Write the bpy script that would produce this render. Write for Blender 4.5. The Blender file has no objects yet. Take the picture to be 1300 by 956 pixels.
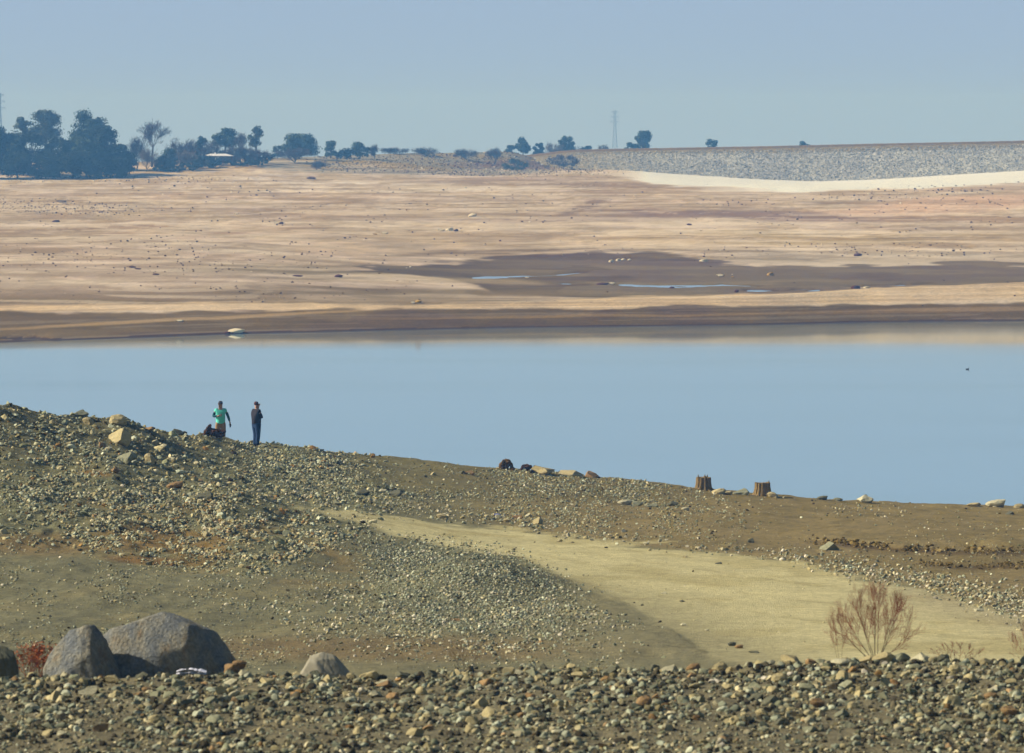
import bpy, bmesh, math, random
import numpy as np
from mathutils import Vector, Matrix
R = random.Random(7)
NR = np.random.default_rng(11)
scene = bpy.context.scene
COL = scene.collection
F, H, YH, CX = 5000.0, 20.0, 170.0, 650.0        # pixels of the 1300-wide photo
rad = math.radians

# ------------------------------------------------------------------ helpers
def lin(c):
    c = np.asarray(c, float) / 255.0
    return np.where(c <= .04045, c / 12.92, ((c + .055) / 1.055) ** 2.4)

def tag(o, label=None, cat=None, group=None, kind=None):
    if label: o['label'] = label
    if cat: o['category'] = cat
    if group: o['group'] = group
    if kind: o['kind'] = kind
    return o

def link(name, me, mat=None, parent=None, loc=None):
    o = bpy.data.objects.new(name, me)
    COL.objects.link(o)
    if mat is not None and me is not None and len(me.materials) == 0: me.materials.append(mat)
    if parent is not None: o.parent = parent
    if loc is not None: o.location = loc
    return o

def empty(name, loc, rz=0):
    o = bpy.data.objects.new(name, None); COL.objects.link(o)
    o.location = loc; o.rotation_euler = (0, 0, rz); o.empty_display_size = .2
    return o

def mesh_np(name, V, Fc, smooth=True, colors=None):
    """V (n,3), Fc (m,k) -> mesh"""
    me = bpy.data.meshes.new(name)
    V = np.ascontiguousarray(V, np.float32); Fc = np.ascontiguousarray(Fc, np.int32)
    m, k = Fc.shape
    me.vertices.add(len(V)); me.vertices.foreach_set('co', V.ravel())
    me.loops.add(m * k); me.loops.foreach_set('vertex_index', Fc.ravel())
    me.polygons.add(m)
    me.polygons.foreach_set('loop_start', np.arange(0, m * k, k, dtype=np.int32))
    me.polygons.foreach_set('loop_total', np.full(m, k, np.int32))
    me.update(calc_edges=True)
    me.polygons.foreach_set('use_smooth', np.full(m, bool(smooth)))
    if colors is not None:
        a = me.color_attributes.new('soil', 'FLOAT_COLOR', 'POINT')
        c = np.ones((len(V), 4), np.float32); c[:, :3] = colors
        a.data.foreach_set('color', c.ravel())
    me.update()
    return me

_T = [np.random.default_rng(100 + i).random((256, 256)) for i in range(8)]
def vnoise(x, y, s=0):
    x = np.asarray(x, float); y = np.asarray(y, float)
    xi = np.floor(x).astype(int); yi = np.floor(y).astype(int)
    fx = x - xi; fy = y - yi
    fx = fx * fx * (3 - 2 * fx); fy = fy * fy * (3 - 2 * fy)
    t = _T[s % 8]
    a = t[xi & 255, yi & 255]; b = t[(xi + 1) & 255, yi & 255]
    c = t[xi & 255, (yi + 1) & 255]; d = t[(xi + 1) & 255, (yi + 1) & 255]
    return (a * (1 - fx) + b * fx) * (1 - fy) + (c * (1 - fx) + d * fx) * fy
def fbm(x, y, s=0, o=4, g=.5):
    r = 0; a = 1; n = 0
    for i in range(o):
        r = r + a * vnoise(x * 2 ** i + 17.3 * i, y * 2 ** i + 9.1 * i, s + i); n += a; a *= g
    return r / n            # 0..1 about .5
def sst(a, b, x):
    t = np.clip((x - a) / (b - a), 0, 1); return t * t * (3 - 2 * t)

# ------------------------------------------------------------------ materials
def newmat(name):
    m = bpy.data.materials.new(name); m.use_nodes = True
    nt = m.node_tree; b = nt.nodes['Principled BSDF']
    b.inputs['Specular IOR Level'].default_value = .2
    b.inputs['Roughness'].default_value = .9
    return m, nt, b
def mulnoise(nt, colsock, scale, lo, hi, detail=5, obj=False, stretch=None):
    tc = nt.nodes.new('ShaderNodeTexCoord')
    n = nt.nodes.new('ShaderNodeTexNoise'); n.inputs['Scale'].default_value = scale
    n.inputs['Detail'].default_value = detail; n.inputs['Roughness'].default_value = .6
    src = tc.outputs['Object']
    if stretch:
        mp = nt.nodes.new('ShaderNodeMapping'); mp.inputs['Scale'].default_value = stretch
        nt.links.new(src, mp.inputs[0]); src = mp.outputs[0]
    nt.links.new(src, n.inputs['Vector'])
    mr = nt.nodes.new('ShaderNodeMapRange'); mr.inputs[1].default_value = .3; mr.inputs[2].default_value = .7
    mr.inputs[3].default_value = lo; mr.inputs[4].default_value = hi
    nt.links.new(n.outputs[0], mr.inputs[0])
    mx = nt.nodes.new('ShaderNodeVectorMath'); mx.operation = 'SCALE'
    nt.links.new(colsock, mx.inputs[0]); nt.links.new(mr.outputs[0], mx.inputs['Scale'])
    return mx.outputs[0], n.outputs[0]
def bump(nt, b, h, strength, dist):
    bp = nt.nodes.new('ShaderNodeBump'); bp.inputs['Strength'].default_value = strength
    bp.inputs['Distance'].default_value = dist
    nt.links.new(h, bp.inputs['Height']); nt.links.new(bp.outputs[0], b.inputs['Normal'])
def mat_plain(name, rgb, scale=8, lo=.75, hi=1.2, bs=.4, bd=.02, rough=.9, rnd=0):
    m, nt, b = newmat(name)
    c = nt.nodes.new('ShaderNodeRGB'); c.outputs[0].default_value = (*rgb, 1)
    s, h = mulnoise(nt, c.outputs[0], scale, lo, hi)
    if rnd:
        oi = nt.nodes.new('ShaderNodeObjectInfo')
        mr = nt.nodes.new('ShaderNodeMapRange'); mr.inputs[3].default_value = 1 - rnd; mr.inputs[4].default_value = 1 + rnd
        nt.links.new(oi.outputs['Random'], mr.inputs[0])
        mx = nt.nodes.new('ShaderNodeVectorMath'); mx.operation = 'SCALE'
        nt.links.new(s, mx.inputs[0]); nt.links.new(mr.outputs[0], mx.inputs['Scale']); s = mx.outputs[0]
    nt.links.new(s, b.inputs['Base Color']); b.inputs['Roughness'].default_value = rough
    if bs: bump(nt, b, h, bs, bd)
    return m
def mat_attr(name, scales, bs, bd, rough=.95):
    m, nt, b = newmat(name)
    a = nt.nodes.new('ShaderNodeAttribute'); a.attribute_name = 'soil'
    s = a.outputs['Color']; h = None
    for sc, lo, hi, st in scales:
        s, h = mulnoise(nt, s, sc, lo, hi, stretch=st)
    nt.links.new(s, b.inputs['Base Color']); b.inputs['Roughness'].default_value = rough
    b.inputs['Specular IOR Level'].default_value = .12
    if bs: bump(nt, b, h, bs, bd)
    return m

# observed colour of the sunlit surface -> reflectance, undoing the air between
KL = 1.12
AIR = np.array([.50, .50, .52]); SIG = np.array([.00009, .00025, .00052])
def alb(obs, D, k=KL):
    o = lin(obs); D = np.asarray(D, float)[..., None]
    T = np.exp(-SIG * D)
    return np.clip((o - (1 - T) * AIR) / (T * k), .012, .8)

# ------------------------------------------------------------------ terrain
XS = np.array([-200, 0, 150, 325, 500, 650, 800, 975, 1150, 1300, 1500.])
def zy(y, D): return H - (np.asarray(y, float) - YH) * np.asarray(D, float) / F
def row(x, y=None, D=None, z=None, xs=XS):
    D = np.interp(x, xs, np.broadcast_to(D, len(xs)))
    if z is None: z = zy(np.interp(x, xs, np.broadcast_to(y, len(xs))), D)
    else: z = np.interp(x, xs, np.broadcast_to(z, len(xs)))
    return D, z
inner = np.arange(-260, 1561, 2.5)
outer = np.array([20, 45, 80, 130, 200, 300, 450, 700, 1100, 1700, 2600, 4000, 7000, 12000, 19000.])
PX = np.concatenate([-260 - outer[::-1], inner, 1560 + outer])
x = np.clip(PX, -200, 1500)
CRX = np.array([-200, 0, 60, 130, 200, 250, 330, 400, 480, 560, 640, 720, 800, 880, 960, 1060, 1150, 1300, 1500.])
CRY = np.array([480, 510, 519, 531, 547, 552, 560, 571, 578, 585, 592, 599, 608, 618, 626, 634, 640, 642, 644.])
rows = []      # (D, z, n segments to next)
rows.append((*row(x, D=-200, z=19.), 4))
rows.append((*row(x, D=0, z=18.2), 6))
rows.append((*row(x, D=30, z=14.3), 10))
rows.append((*row(x, y=962, D=44), 60))
B = np.array([858, 858, 860, 862, 859, 852, 846, 841, 838, 839, 840.])
rows.append((*row(x, y=B, D=54), 10))
rows.append((*row(x, D=60, z=zy(B, 54) - .95), 12))
rows.append((*row(x, y=B - 12, D=70), 55))
rows.append((*row(x, y=771, D=86), 70))
rows.append((*row(x, y=700, D=[100, 100, 100, 104, 110, 114, 115, 117, 118, 118, 118]), 55))
rows.append((*row(x, y=[650, 650, 650, 650, 655, 660, 662, 665, 670, 680, 680], D=[107, 107, 109, 118, 130, 140, 142, 140, 138, 136, 136]), 60))
rows.append((*row(x, y=[575, 580, 585, 600, 620, 630, 640, 648, 655, 658, 658], D=[122, 122, 127, 145, 160, 165, 170, 170, 170, 170, 170]), 60))
Dc = np.interp(x, XS, [130, 135, 148, 175, 182, 185, 187, 190, 190, 190, 190]); zc = zy(np.interp(x, CRX, CRY), Dc)
rows.append((Dc, zc, 10))
rows.append((Dc + 18, np.maximum(zc - 2.6, -.2), 6))
rows.append((Dc + 45, np.full_like(Dc, -1.6), 6))
rows.append((np.full_like(Dc, 330), np.full_like(Dc, -2.), 6))
XF = np.array([-200, 0, 300, 500, 640, 970, 1100, 1300, 1500.])
wy = np.interp(x, XF, [438, 435, 424, 419, 416, 412, 409, 407, 405]); Dw = H * F / (wy - YH)
yd = np.interp(x, XF, [392, 392, 379, 384, 383, 375, 366, 357, 350]); yr = np.interp(x, XF, [443, 443, 440, 438, 437, 438, 438, 440, 441])
Dh = H * F / ((yd + yr) / 2 - YH); zh = (yr - yd) / 2 * Dh / F
rows.append((Dw - 22, np.full_like(Dw, -1.2), 10))
rows.append((Dw, np.full_like(Dw, 0.), 40))
rows.append((Dh, zh, 24))
rt = sst(180, 640, x)
rows.append((Dh + 24, rt * 1.5 + (1 - rt) * (zh + .45), 40))
rows.append((np.full_like(Dw, 535), rt * 1.5 + (1 - rt) * 3.5, 20))
rows.append((np.full_like(Dw, 582), rt * 1.95 + (1 - rt) * 3.95, 30))
rows.append((np.full_like(Dw, 640), np.full_like(Dw, 3.7), 40))
rows.append((np.full_like(Dw, 760), np.full_like(Dw, 6.0), 30))
rows.append((np.full_like(Dw, 870), np.full_like(Dw, 8.1), 30))
XB = [-200, 0, 160, 330, 500, 600, 700, 800, 870, 970, 1030, 1100, 1200, 1300, 1500]
Db = np.interp(x, [-200, 330, 500, 700, 1500], [930, 940, 985, 1080, 1080])
yb = np.interp(x, XB, [219, 217, 215, 211, 213, 215, 214, 217, 222, 228, 231, 229, 223, 217, 212])
rows.append((Db, zy(yb, Db), 30))
XC = [-200, 0, 160, 330, 450, 600, 700, 800, 970, 1100, 1300, 1500]
yc = np.interp(x, XC, [206, 206, 206, 201, 196.5, 193.5, 191.5, 189.5, 186.5, 183.5, 179.5, 176])
Dcr = np.interp(x, [-200, 330, 700, 1500], [1010, 1010, 1122, 1122])
damm = sst(640, 730, x)
zcr = zy(yc, Dcr)
zbt = zy(yb, Db)
rows.append((Dcr, zcr * (1 - damm) + damm * (zbt - .6), 3))
rows.append((Dcr + 14, (zcr - .2) * (1 - damm) + damm * (zbt - 1.), 4))
rows.append((np.full_like(Dw, 1300), np.full_like(Dw, 6.), 5))
rows.append((np.full_like(Dw, 2000), np.full_like(Dw, 0.), 3))
rows.append((np.full_like(Dw, 2450), np.full_like(Dw, -4.), 0))
i0, i1 = len(outer), len(outer) + len(inner)
kk_ = np.exp(-np.linspace(-2, 2, 17) ** 2); kk_ /= kk_.sum()
def smx(v):
    v = np.array(v, float); t = np.pad(v[i0:i1], 8, mode='edge'); v[i0:i1] = np.convolve(t, kk_, 'valid'); return v
rows = [(smx(a) if a is not Dc else a, smx(b) if a is not Dc else b, n) for a, b, n in rows]
Dg, zg, crest_row = [], [], None
for k, (d0, z0, n) in enumerate(rows):
    if n == 0: Dg.append(d0); zg.append(z0); break
    d1, z1, _ = rows[k + 1]
    if d0 is Dc: crest_row = len(Dg)
    for i in range(n):
        t = i / n; Dg.append(d0 + (d1 - d0) * t); zg.append(z0 + (z1 - z0) * t)
Dg = np.array(Dg); zg = np.array(zg)
# soften the profile kinks a little along depth
zs = zg.copy()
for _ in range(3):
    zs[1:-1] = .25 * zs[:-2] + .5 * zs[1:-1] + .25 * zs[2:]
zg = zs
PXg = np.broadcast_to(PX, Dg.shape)
Xg = (PXg - CX) / F * np.maximum(Dg, 30); Yg = Dg.copy()
def ypx(z, D): return YH + (H - z) * F / np.maximum(D, 30)
ybase = ypx(zg, Dg)            # photo row of the undisturbed ground
near = Dg < 260

def poly(pts, xx): return np.interp(xx, [p[0] for p in pts], [p[1] for p in pts])
def band(xx, yy, top, bot, soft=2.0):
    return sst(-soft, soft, yy - poly(top, xx)) * sst(-soft, soft, poly(bot, xx) - yy)
def ell(xx, yy, cx, cy, rx, ry, rot=0, soft=.25):
    c, s = math.cos(rad(rot)), math.sin(rad(rot))
    a = ((xx - cx) * c + (yy - cy) * s) / rx; b = (-(xx - cx) * s + (yy - cy) * c) / ry
    return 1 - sst(1 - soft, 1 + soft, np.sqrt(a * a + b * b))
PATH_TOP = [(360, 640), (430, 648), (520, 657), (620, 668), (700, 680), (800, 692), (900, 702), (1000, 712), (1060, 728), (1150, 742), (1300, 784), (1500, 830)]
PATH_BOT = [(360, 644), (430, 658), (520, 684), (560, 694), (660, 706), (720, 735), (780, 760), (850, 800), (900, 832), (960, 850), (1500, 850)]
STRIP_EDGE = [(380, 628), (480, 642), (560, 652), (640, 660), (700, 671), (800, 684), (900, 694), (1000, 704), (1060, 718), (1150, 731), (1220, 747), (1300, 768), (1500, 820)]
def m_path(xx, yy): return band(xx, yy, PATH_TOP, PATH_BOT, 5) * sst(350, 420, xx)
def m_hill(xx, yy):
    bot = [(-300, 690), (0, 688), (120, 702), (250, 722), (330, 728), (400, 700), (470, 672), (500, 640)]
    top = [(-300, 0), (1500, 0)]
    return band(xx, yy, top, bot, 9) * (1 - sst(400, 480, xx + (yy - 560) * -.9))
def m_mound(xx, yy): return np.clip(ell(xx, yy, 600, 746, 135, 52, 12, .3), 0, 1)

# world-space relief
hillm = np.where(near, m_hill(PXg, ybase), 0)
pathm = np.where(near, m_path(PXg, ybase), 0)
zg = zg + np.where(near & (Dg > 40), 1, 0) * (
    (fbm(Xg / 3.0, Yg / 4.0, 1, 3) - .5) * (.25 + .35 * hillm) * (1 - .9 * pathm)
    + (fbm(Xg / .5, Yg / .9, 2, 3) - .5) * (.10 + .12 * hillm) * (1 - .85 * pathm))
mx, my = (600 - CX) / F * 93, 94.
zg = zg + np.where(near, 1, 0) * .68 * np.exp(-(((Xg - mx) / 1.7) ** 2 + ((Yg - my) / 5.5) ** 2) ** 1.3) * (.85 + .3 * fbm(Xg / .6, Yg / 1.5, 4, 3))
# low spoil ridge left of the path, ending at the mound
for (px_, y_, rx_, ry_, h_) in [(440, 700, 1.4, 4, .2), (330, 700, 1.4, 4, .3), (290, 640, 1.3, 5, .45), (180, 560, 1.2, 5, .5), (700, 655, 2.5, 6, .25), (480, 625, 1.5, 6, .4)]:
    i = np.argmin(np.abs(PX - px_)); col = ybase[:, i]
    j = np.where((col < y_) & (Dg[:, i] > 50))[0][0]
    zg = zg + np.where(near, 1, 0) * h_ * np.exp(-((Xg - Xg[j, i]) / rx_) ** 2 - ((Yg - Yg[j, i]) / ry_) ** 2)
# little wave-cut benches on the slope at the right
for yl, hh in [([(1000, 683), (1100, 692), (1200, 698), (1500, 700)], .26), ([(1150, 712), (1230, 716), (1500, 712)], .24), ([(560, 622), (700, 640), (900, 655), (1200, 668), (1500, 676)], .10)]:
    dy = ybase - poly(yl, PXg) + (fbm(Xg / 1.5, Yg / 3, 3, 3) - .5) * 10
    x0 = yl[0][0]
    zg = zg + np.where(near & (Dg > 100), 1, 0) * hh * sst(-1, 3, -dy) * np.exp(-np.clip(-dy, 0, None) / 14) * sst(x0, x0 + 120, PXg)
far = (Dg > 360) & (Dg < 1250)
amp = np.interp(Dg, [380, 400, 450, 520, 600, 760, 900, 1100], [.02, .10, .14, .10, .35, .5, .4, .12])
zg = zg + np.where(far, 1, 0) * (fbm(Xg / 11, Yg / 20, 5, 5) - .5) * amp * 1.9
zg = zg + np.where(far & (Dg > 560), 1, 0) * (np.abs(fbm(Xg / 30, Yg / 45, 6, 4) - .5)) * amp * 2.2
# runnels that hold water on the mud flat, and the inlet at the left edge
rtg = np.broadcast_to(rt, Dg.shape)
PUD = 1.46
def runnel(pts, depth, w):
    Dl = np.interp(PXg, [p[0] for p in pts], [(H - PUD) * F / (p[1] - YH) for p in pts], left=-999, right=-999)
    wob = (fbm(Xg / 5, Yg / 6, 4, 4) - .5) * 14
    edge = sst(pts[0][0], pts[0][0] + 25, PXg) * (1 - sst(pts[-1][0] - 25, pts[-1][0], PXg))
    return -depth * (.45 + .8 * fbm(Xg / 2.5, Yg / 5, 2, 3)) * np.exp(-((Dg - Dl + wob) / (w * .75)) ** 2) * edge * (Dl > 0)
basin = far & (Dg > 440) & (Dg < 560)
lift = np.where(basin, 1, 0) * rtg * .10
zg = zg + lift
for pts, dp, w in [([(585, 353), (640, 352), (700, 350), (755, 345)], .26, 6), ([(625, 357), (700, 360), (760, 362)], .22, 4), ([(770, 362), (850, 364), (930, 363.5), (985, 363)], .28, 4), ([(930, 370.5), (1000, 370), (1060, 368)], .26, 3), ([(1060, 366), (1110, 363.5), (1165, 362)], .2, 3), ([(740, 331), (765, 330), (790, 330)], .2, 3)]:
    zg = zg + np.where(basin, 1, 0) * runnel(pts, dp, w)
Dl = H * F / (430.5 - YH)
zg = zg + -.42 * np.exp(-((Dg - Dl) / 2.4) ** 2) * (1 - sst(40, 72, PXg)) * (Dg > 372) * (Dg < 400)

# soil colour map ------------------------------------------------------
yp = ypx(zg, Dg)
wx = PXg
wn = fbm(Xg / 9, Yg / 16, 2, 4) - .5
yq = yp + wn * np.interp(yp, [170, 250, 400, 500], [3, 7, 9, 10]) * (Dg > 300)
C = np.zeros(Dg.shape + (3,))
def paint(mask, col, D=None):
    global C
    a = alb(col, Dg)
    C = C * (1 - mask[..., None]) + a * mask[..., None]
one = np.ones_like(Dg)
# far land
paint(one, (214, 194, 174))
P = lambda m: np.clip(m, 0, 1)
st1 = sst(.42, .62, fbm(Xg / 25, Yg / 28, 3, 5)); st2 = sst(.48, .66, fbm(Xg / 18, Yg / 12, 6, 5)); st3 = sst(.5, .62, fbm(Xg / 40, Yg / 9, 1, 5))
farm = (Dg > 360) * 1.0
paint(farm * P(sst(285, 300, yq)) * .8, (212, 192, 170))
paint(farm * st1 * .6, (214, 188, 166))
paint(farm * st2 * .45 * sst(290, 300, yq), (184, 164, 134))
paint(farm * st3 * .45, (168, 146, 128))
paint(farm * st3 * (1 - st1) * .55 * sst(230, 330, yq), (230, 206, 172))
paint(farm * band(wx, yq, [(0, 217), (1300, 217)], [(0, 244), (700, 244), (800, 236), (1300, 236)], 3) * .7, (208, 192, 176))
paint(farm * ell(wx, yq, 500, 236, 190, 8, 0, .4) * .9, (228, 212, 190))
paint(farm * ell(wx, yq, 100, 226, 300, 6, 0, .4) * .7, (218, 202, 182))
paint(farm * band(wx, yq, [(-200, 252), (120, 250), (220, 262), (330, 274)], [(-200, 272), (100, 276), (330, 276)], 3) * (1 - sst(200, 330, wx)) * .55, (170, 152, 136))
paint(farm * band(wx, yq, [(-300, 289), (330, 287), (560, 289)], [(-300, 297), (330, 296), (560, 291)], 2) * (1 - sst(330, 560, wx)) * .85, (158, 132, 120))
paint(farm * band(wx, yq, [(300, 296), (560, 294), (1500, 294)], [(300, 322), (900, 316), (1500, 312)], 4) * sst(300, 450, wx) * .5, (214, 188, 156))
s4 = sst(.48, .60, fbm(Xg / 9, Yg / 14, 4, 5)); s5 = sst(.50, .60, fbm(Xg / 13, Yg / 9, 7, 5)); s6 = sst(.52, .60, fbm(Xg / 4, Yg / 8, 0, 4)); s7 = sst(.53, .62, fbm(Xg / 16, Yg / 20, 2, 5))
paint(farm * s4 * .5, (178, 162, 142))
paint(farm * s5 * .5, (228, 208, 180))
paint(farm * s7 * .42, (160, 142, 132))
paint(farm * s6 * .45, (168, 150, 130))
s8 = sst(.55, .60, fbm(Xg / 22, Yg / 7, 5, 5)); paint(farm * s8 * .36 * sst(225, 250, yp), (138, 120, 112))
# grey-brown scrubby slope left of the dam
paint(farm * band(wx, yp, [(300, 190), (1500, 160)], [(300, 213), (400, 219), (620, 224), (720, 216), (800, 213), (1500, 213)], 2) * sst(310, 350, wx), (152, 152, 150))
paint(farm * band(wx, yp, [(300, 196), (1500, 196)], [(300, 213), (620, 218), (800, 214)], 3) * sst(340, 400, wx) * st2 * .7, (166, 148, 128))
paint(farm * ell(wx, yp, 690, 209, 110, 6, 0, .4) * .8, (138, 122, 124))
paint(farm * ell(wx, yp, 660, 222, 100, 7, 0, .4) * .7 * st1, (222, 198, 180))
paint(farm * ell(wx, yp, 640, 231, 210, 4, 1, .5) * .75, (158, 142, 136))
# white sand apron under the dam
wt = [(770, 214), (800, 217), (870, 222), (970, 228), (1030, 231), (1100, 229), (1200, 223), (1300, 217), (1500, 212)]
wb = [(770, 220), (830, 234), (900, 241), (1000, 244), (1100, 241), (1180, 238), (1300, 232), (1500, 226)]
paint(farm * band(wx, yq, [(a, b - 14) for a, b in wt], wb, 1.6) * sst(770, 830, wx), (240, 228, 206))
paint(farm * ell(wx, yq, 830, 238, 110, 2.4, 1, .6) * .7, (150, 132, 126))
# salmon rise, mauve damp streaks
paint(farm * ell(wx, yq, 1200, 262, 170, 11, -4, .4) * .75, (218, 182, 158))
paint(farm * ell(wx, yq, 950, 273, 190, 4.5, 1.5, .5) * .85, (136, 120, 126))
paint(farm * ell(wx, yq, 760, 277, 230, 3.4, -1, .5) * .7, (150, 132, 132))
paint(farm * ell(wx, yq, 740, 263, 34, 5, -18, .5) * .8, (128, 114, 116))
paint(farm * ell(wx, yq, 1230, 279, 130, 4, 0, .5) * .6, (162, 136, 122))
paint(farm * ell(wx, yq, 1050, 303, 260, 9, 0, .6) * .5 * st2, (170, 148, 116))
paint(farm * band(wx, yq, [(800, 318), (1500, 322)], [(800, 341), (1500, 341)], 3) * sst(850, 980, wx) * .7, (180, 168, 152))
paint(farm * ell(wx, yq, 640, 319, 120, 3.5, -2, .5) * .9, (126, 112, 100))
# dark mud flat with the puddles
mud_t = [(380, 345), (470, 340), (560, 333), (640, 326), (800, 322), (870, 328), (960, 342), (1100, 340), (1300, 333), (1500, 331)]
mud_b = [(380, 345), (470, 344), (560, 352), (640, 372), (800, 385), (1500, 385)]
mud = farm * band(wx, yp + wn * 22, mud_t, mud_b, 1.5) * (Dg > Dh + 4) * sst(380, 470, wx)
for cx_, cy_, rx_, ry_, a_ in [(450, 345, 210, 3.5, .85), (400, 337, 170, 2.2, .6), (620, 372, 120, 4, .9), (560, 378, 140, 2, .6), (330, 352, 160, 1.8, .45), (1050, 330, 240, 2.5, .5), (900, 318, 120, 2, .6)]:
    paint(farm * ell(wx, yp + wn * 8, cx_, cy_, rx_, ry_, .6, .7) * a_, (122, 112, 102))
paint(mud, (104, 98, 94))
paint(mud * st2 * .4, (124, 114, 104)); paint(mud * s5 * .4, (134, 124, 112)); paint(mud * s7 * .5, (90, 84, 82))
paint(farm * band(wx, yq, [(470, 349), (650, 357), (700, 360)], [(470, 351), (650, 363), (700, 362)], 2) * (1 - sst(680, 720, wx)) * sst(440, 480, wx) * .6, (176, 158, 132))
# left banks: dark and pale bands following the old water levels
paint(farm * band(wx, yq, [(-300, 366), (130, 368), (330, 362), (500, 364)], [(-300, 389), (100, 388), (330, 376), (500, 372)], 3) * (1 - sst(480, 600, wx)) * .85 * (.55 + .45 * st2), (116, 104, 90))
paint(farm * ell(wx, yp + wn * 8, 300, 382, 420, 5.5, 0, .5) * .7, (126, 112, 98)); paint(farm * ell(wx, yp + wn * 8, 560, 372, 260, 3.5, 0, .5) * .6, (124, 112, 102))
lowb = farm * sst(-1.5, 1.5, yp + (fbm(Xg / 3, Yg / 2, 4, 3) - .5) * 5 - poly([(-300, 395), (0, 395), (200, 396), (400, 394), (600, 394), (800, 391), (970, 387), (1100, 386), (1300, 382), (1500, 380)], wx) - wn * 9) * (Dg < 470)
for t_, b_, c_, a_ in [
    ([(-300, 389), (0, 389), (300, 384), (500, 385), (640, 383), (970, 374), (1100, 365), (1300, 356), (1500, 350)], [(-300, 398), (0, 398), (300, 394), (640, 399), (970, 391), (1100, 389), (1300, 384), (1500, 380)], (224, 194, 154), .92)]:
    paint(farm * band(wx, yp + wn * 9 + (fbm(Xg / 3, Yg / 3, 6, 3) - .5) * 4, t_, b_, 1.5) * (Dg < 480) * a_ * (1 - .35 * s4), c_)
paint(lowb, (110, 99, 86))
paint(lowb * s5 * .3, (142, 126, 106)); paint(lowb * s7 * .5, (92, 82, 72))
paint(lowb * ell(wx, yp + wn * 4, 230, 406, 260, 2.0, -3.2, .5) * .75, (186, 158, 122))
paint(lowb * ell(wx, yp + wn * 4, 760, 401, 260, 1.6, -.6, .5) * .5, (170, 142, 108))
paint(lowb * ell(wx, yp + wn * 4, 1200, 394, 220, 3, -1, .5) * .5, (150, 122, 96))
# old waterlines: thin benches that follow the contours of the bank
tl = fbm(zg * 5.5 + 3, Xg / 45, 6, 3); tl2 = fbm(zg * 9 + 11, Xg / 30, 2, 3); fz = farm * (1 - .8 * mud) * (Dg < 1000) * (1 - .7 * np.clip(lowb, 0, 1)) * (1 - ell(wx, yp, 470, 345, 190, 48, 0, .6)) * (1 - band(wx, yp, wt, [(a, b + 3) for a, b in wb], 2) * sst(760, 820, wx))
paint(fz * sst(.54, .60, tl) * .34, (146, 128, 116)); paint(fz * sst(.55, .61, tl2) * .34, (232, 212, 184)); paint(fz * sst(.57, .62, 1 - tl2) * .28, (138, 120, 110))
paint(farm * (zg < .12) * (Dg < 470), (84, 78, 70))
beyond = Dg > 1135
paint(beyond * 1.0, (120, 118, 92))
# near land
nearm = (Dg < 330) * 1.0
n1 = fbm(Xg / 1.6, Yg / 3.2, 3, 5); n2 = fbm(Xg / .5, Yg / 1.2, 5, 4)
paint(nearm, (126, 123, 95))
paint(nearm * sst(.45, .62, n1) * .6, (138, 130, 96))
paint(nearm * sst(.5, .6, n2) * .4, (102, 102, 82))
paint(nearm * hillm * .8, (124, 123, 94))
paint(nearm * ell(wx, yp, 60, 520, 330, 70, 0, .4) * .5, (116, 110, 84))
paint(nearm * ell(wx, yp, 270, 690, 170, 32, 10, .5) * .75 * sst(.4, .6, n1), (140, 112, 70))
paint(nearm * ell(wx, yp, 60, 690, 120, 14, 0, .5) * .5, (138, 108, 70))
paint(nearm * ell(wx, yp, 190, 712, 55, 5, 4, .5) * .9, (134, 104, 66))
for cx_, cy_ in [(255, 645), (205, 663), (120, 601)]:
    paint(nearm * ell(wx, yp, cx_, cy_, 22, 3.5, 4, .5) * .8, (134, 100, 52))
rsl = nearm * band(wx, yp, [(600, 580), (1500, 580)], PATH_TOP, 4) * sst(480, 760, wx)
paint(rsl * .9, (142, 126, 90)); paint(rsl * sst(.48, .62, n1) * .6, (124, 112, 80))
paint(nearm * band(wx, yp, [(360, 560), (560, 580), (900, 600)], [(360, 590), (560, 632), (900, 640)], 6) * sst(360, 450, wx) * (1 - sst(800, 980, wx)) * .5, (120, 112, 82))
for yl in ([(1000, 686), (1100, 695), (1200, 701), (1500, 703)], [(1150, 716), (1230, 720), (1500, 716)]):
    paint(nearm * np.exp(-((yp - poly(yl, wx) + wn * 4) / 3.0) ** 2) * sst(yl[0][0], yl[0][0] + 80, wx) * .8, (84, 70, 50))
paint(nearm * m_mound(wx, yp) * .9, (112, 114, 92))
paint(nearm * ell(wx, yp, 500, 823, 330, 16, 0, .5) * .6, (130, 108, 76))
wp = n1 - .5
pm = m_path(wx + wp * 90 + (n2 - .5) * 30, yp + wp * 38 + (n2 - .5) * 14)
paint(nearm * pm, (202, 191, 141))
paint(nearm * pm * sst(.5, .65, n1) * .5, (174, 160, 110))
for pts_ in ([(420, 652), (620, 690), (800, 726), (1000, 760), (1300, 792)], [(450, 655), (640, 684), (820, 712), (1020, 742), (1300, 772)], [(700, 735), (900, 765), (1100, 800), (1300, 815)], [(600, 676), (800, 700), (1000, 724), (1200, 752)]):
    paint(nearm * pm * np.exp(-((yp - poly(pts_, wx) + wp * 8) / 1.6) ** 2) * .38 * sst(.4, .6, n2), (150, 136, 96))
paint(nearm * pm * band(wx, yp, [(0, 600), (1000, 690), (1500, 740)], [(0, 620), (1000, 740), (1500, 850)], 20) * sst(1050, 1200, wx) * .6, (166, 154, 122))
paint(nearm * ell(wx + wp * 120, yp + wp * 40, 790, 802, 200, 46, 14, .9) * .8, (134, 128, 98))
paint(nearm * (Dg < 62) * .9, (126, 118, 92))
C = np.clip(C * np.where((Dg > 372) & (zg > .3), 1.09, 1.03)[..., None], .012, .8)

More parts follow.
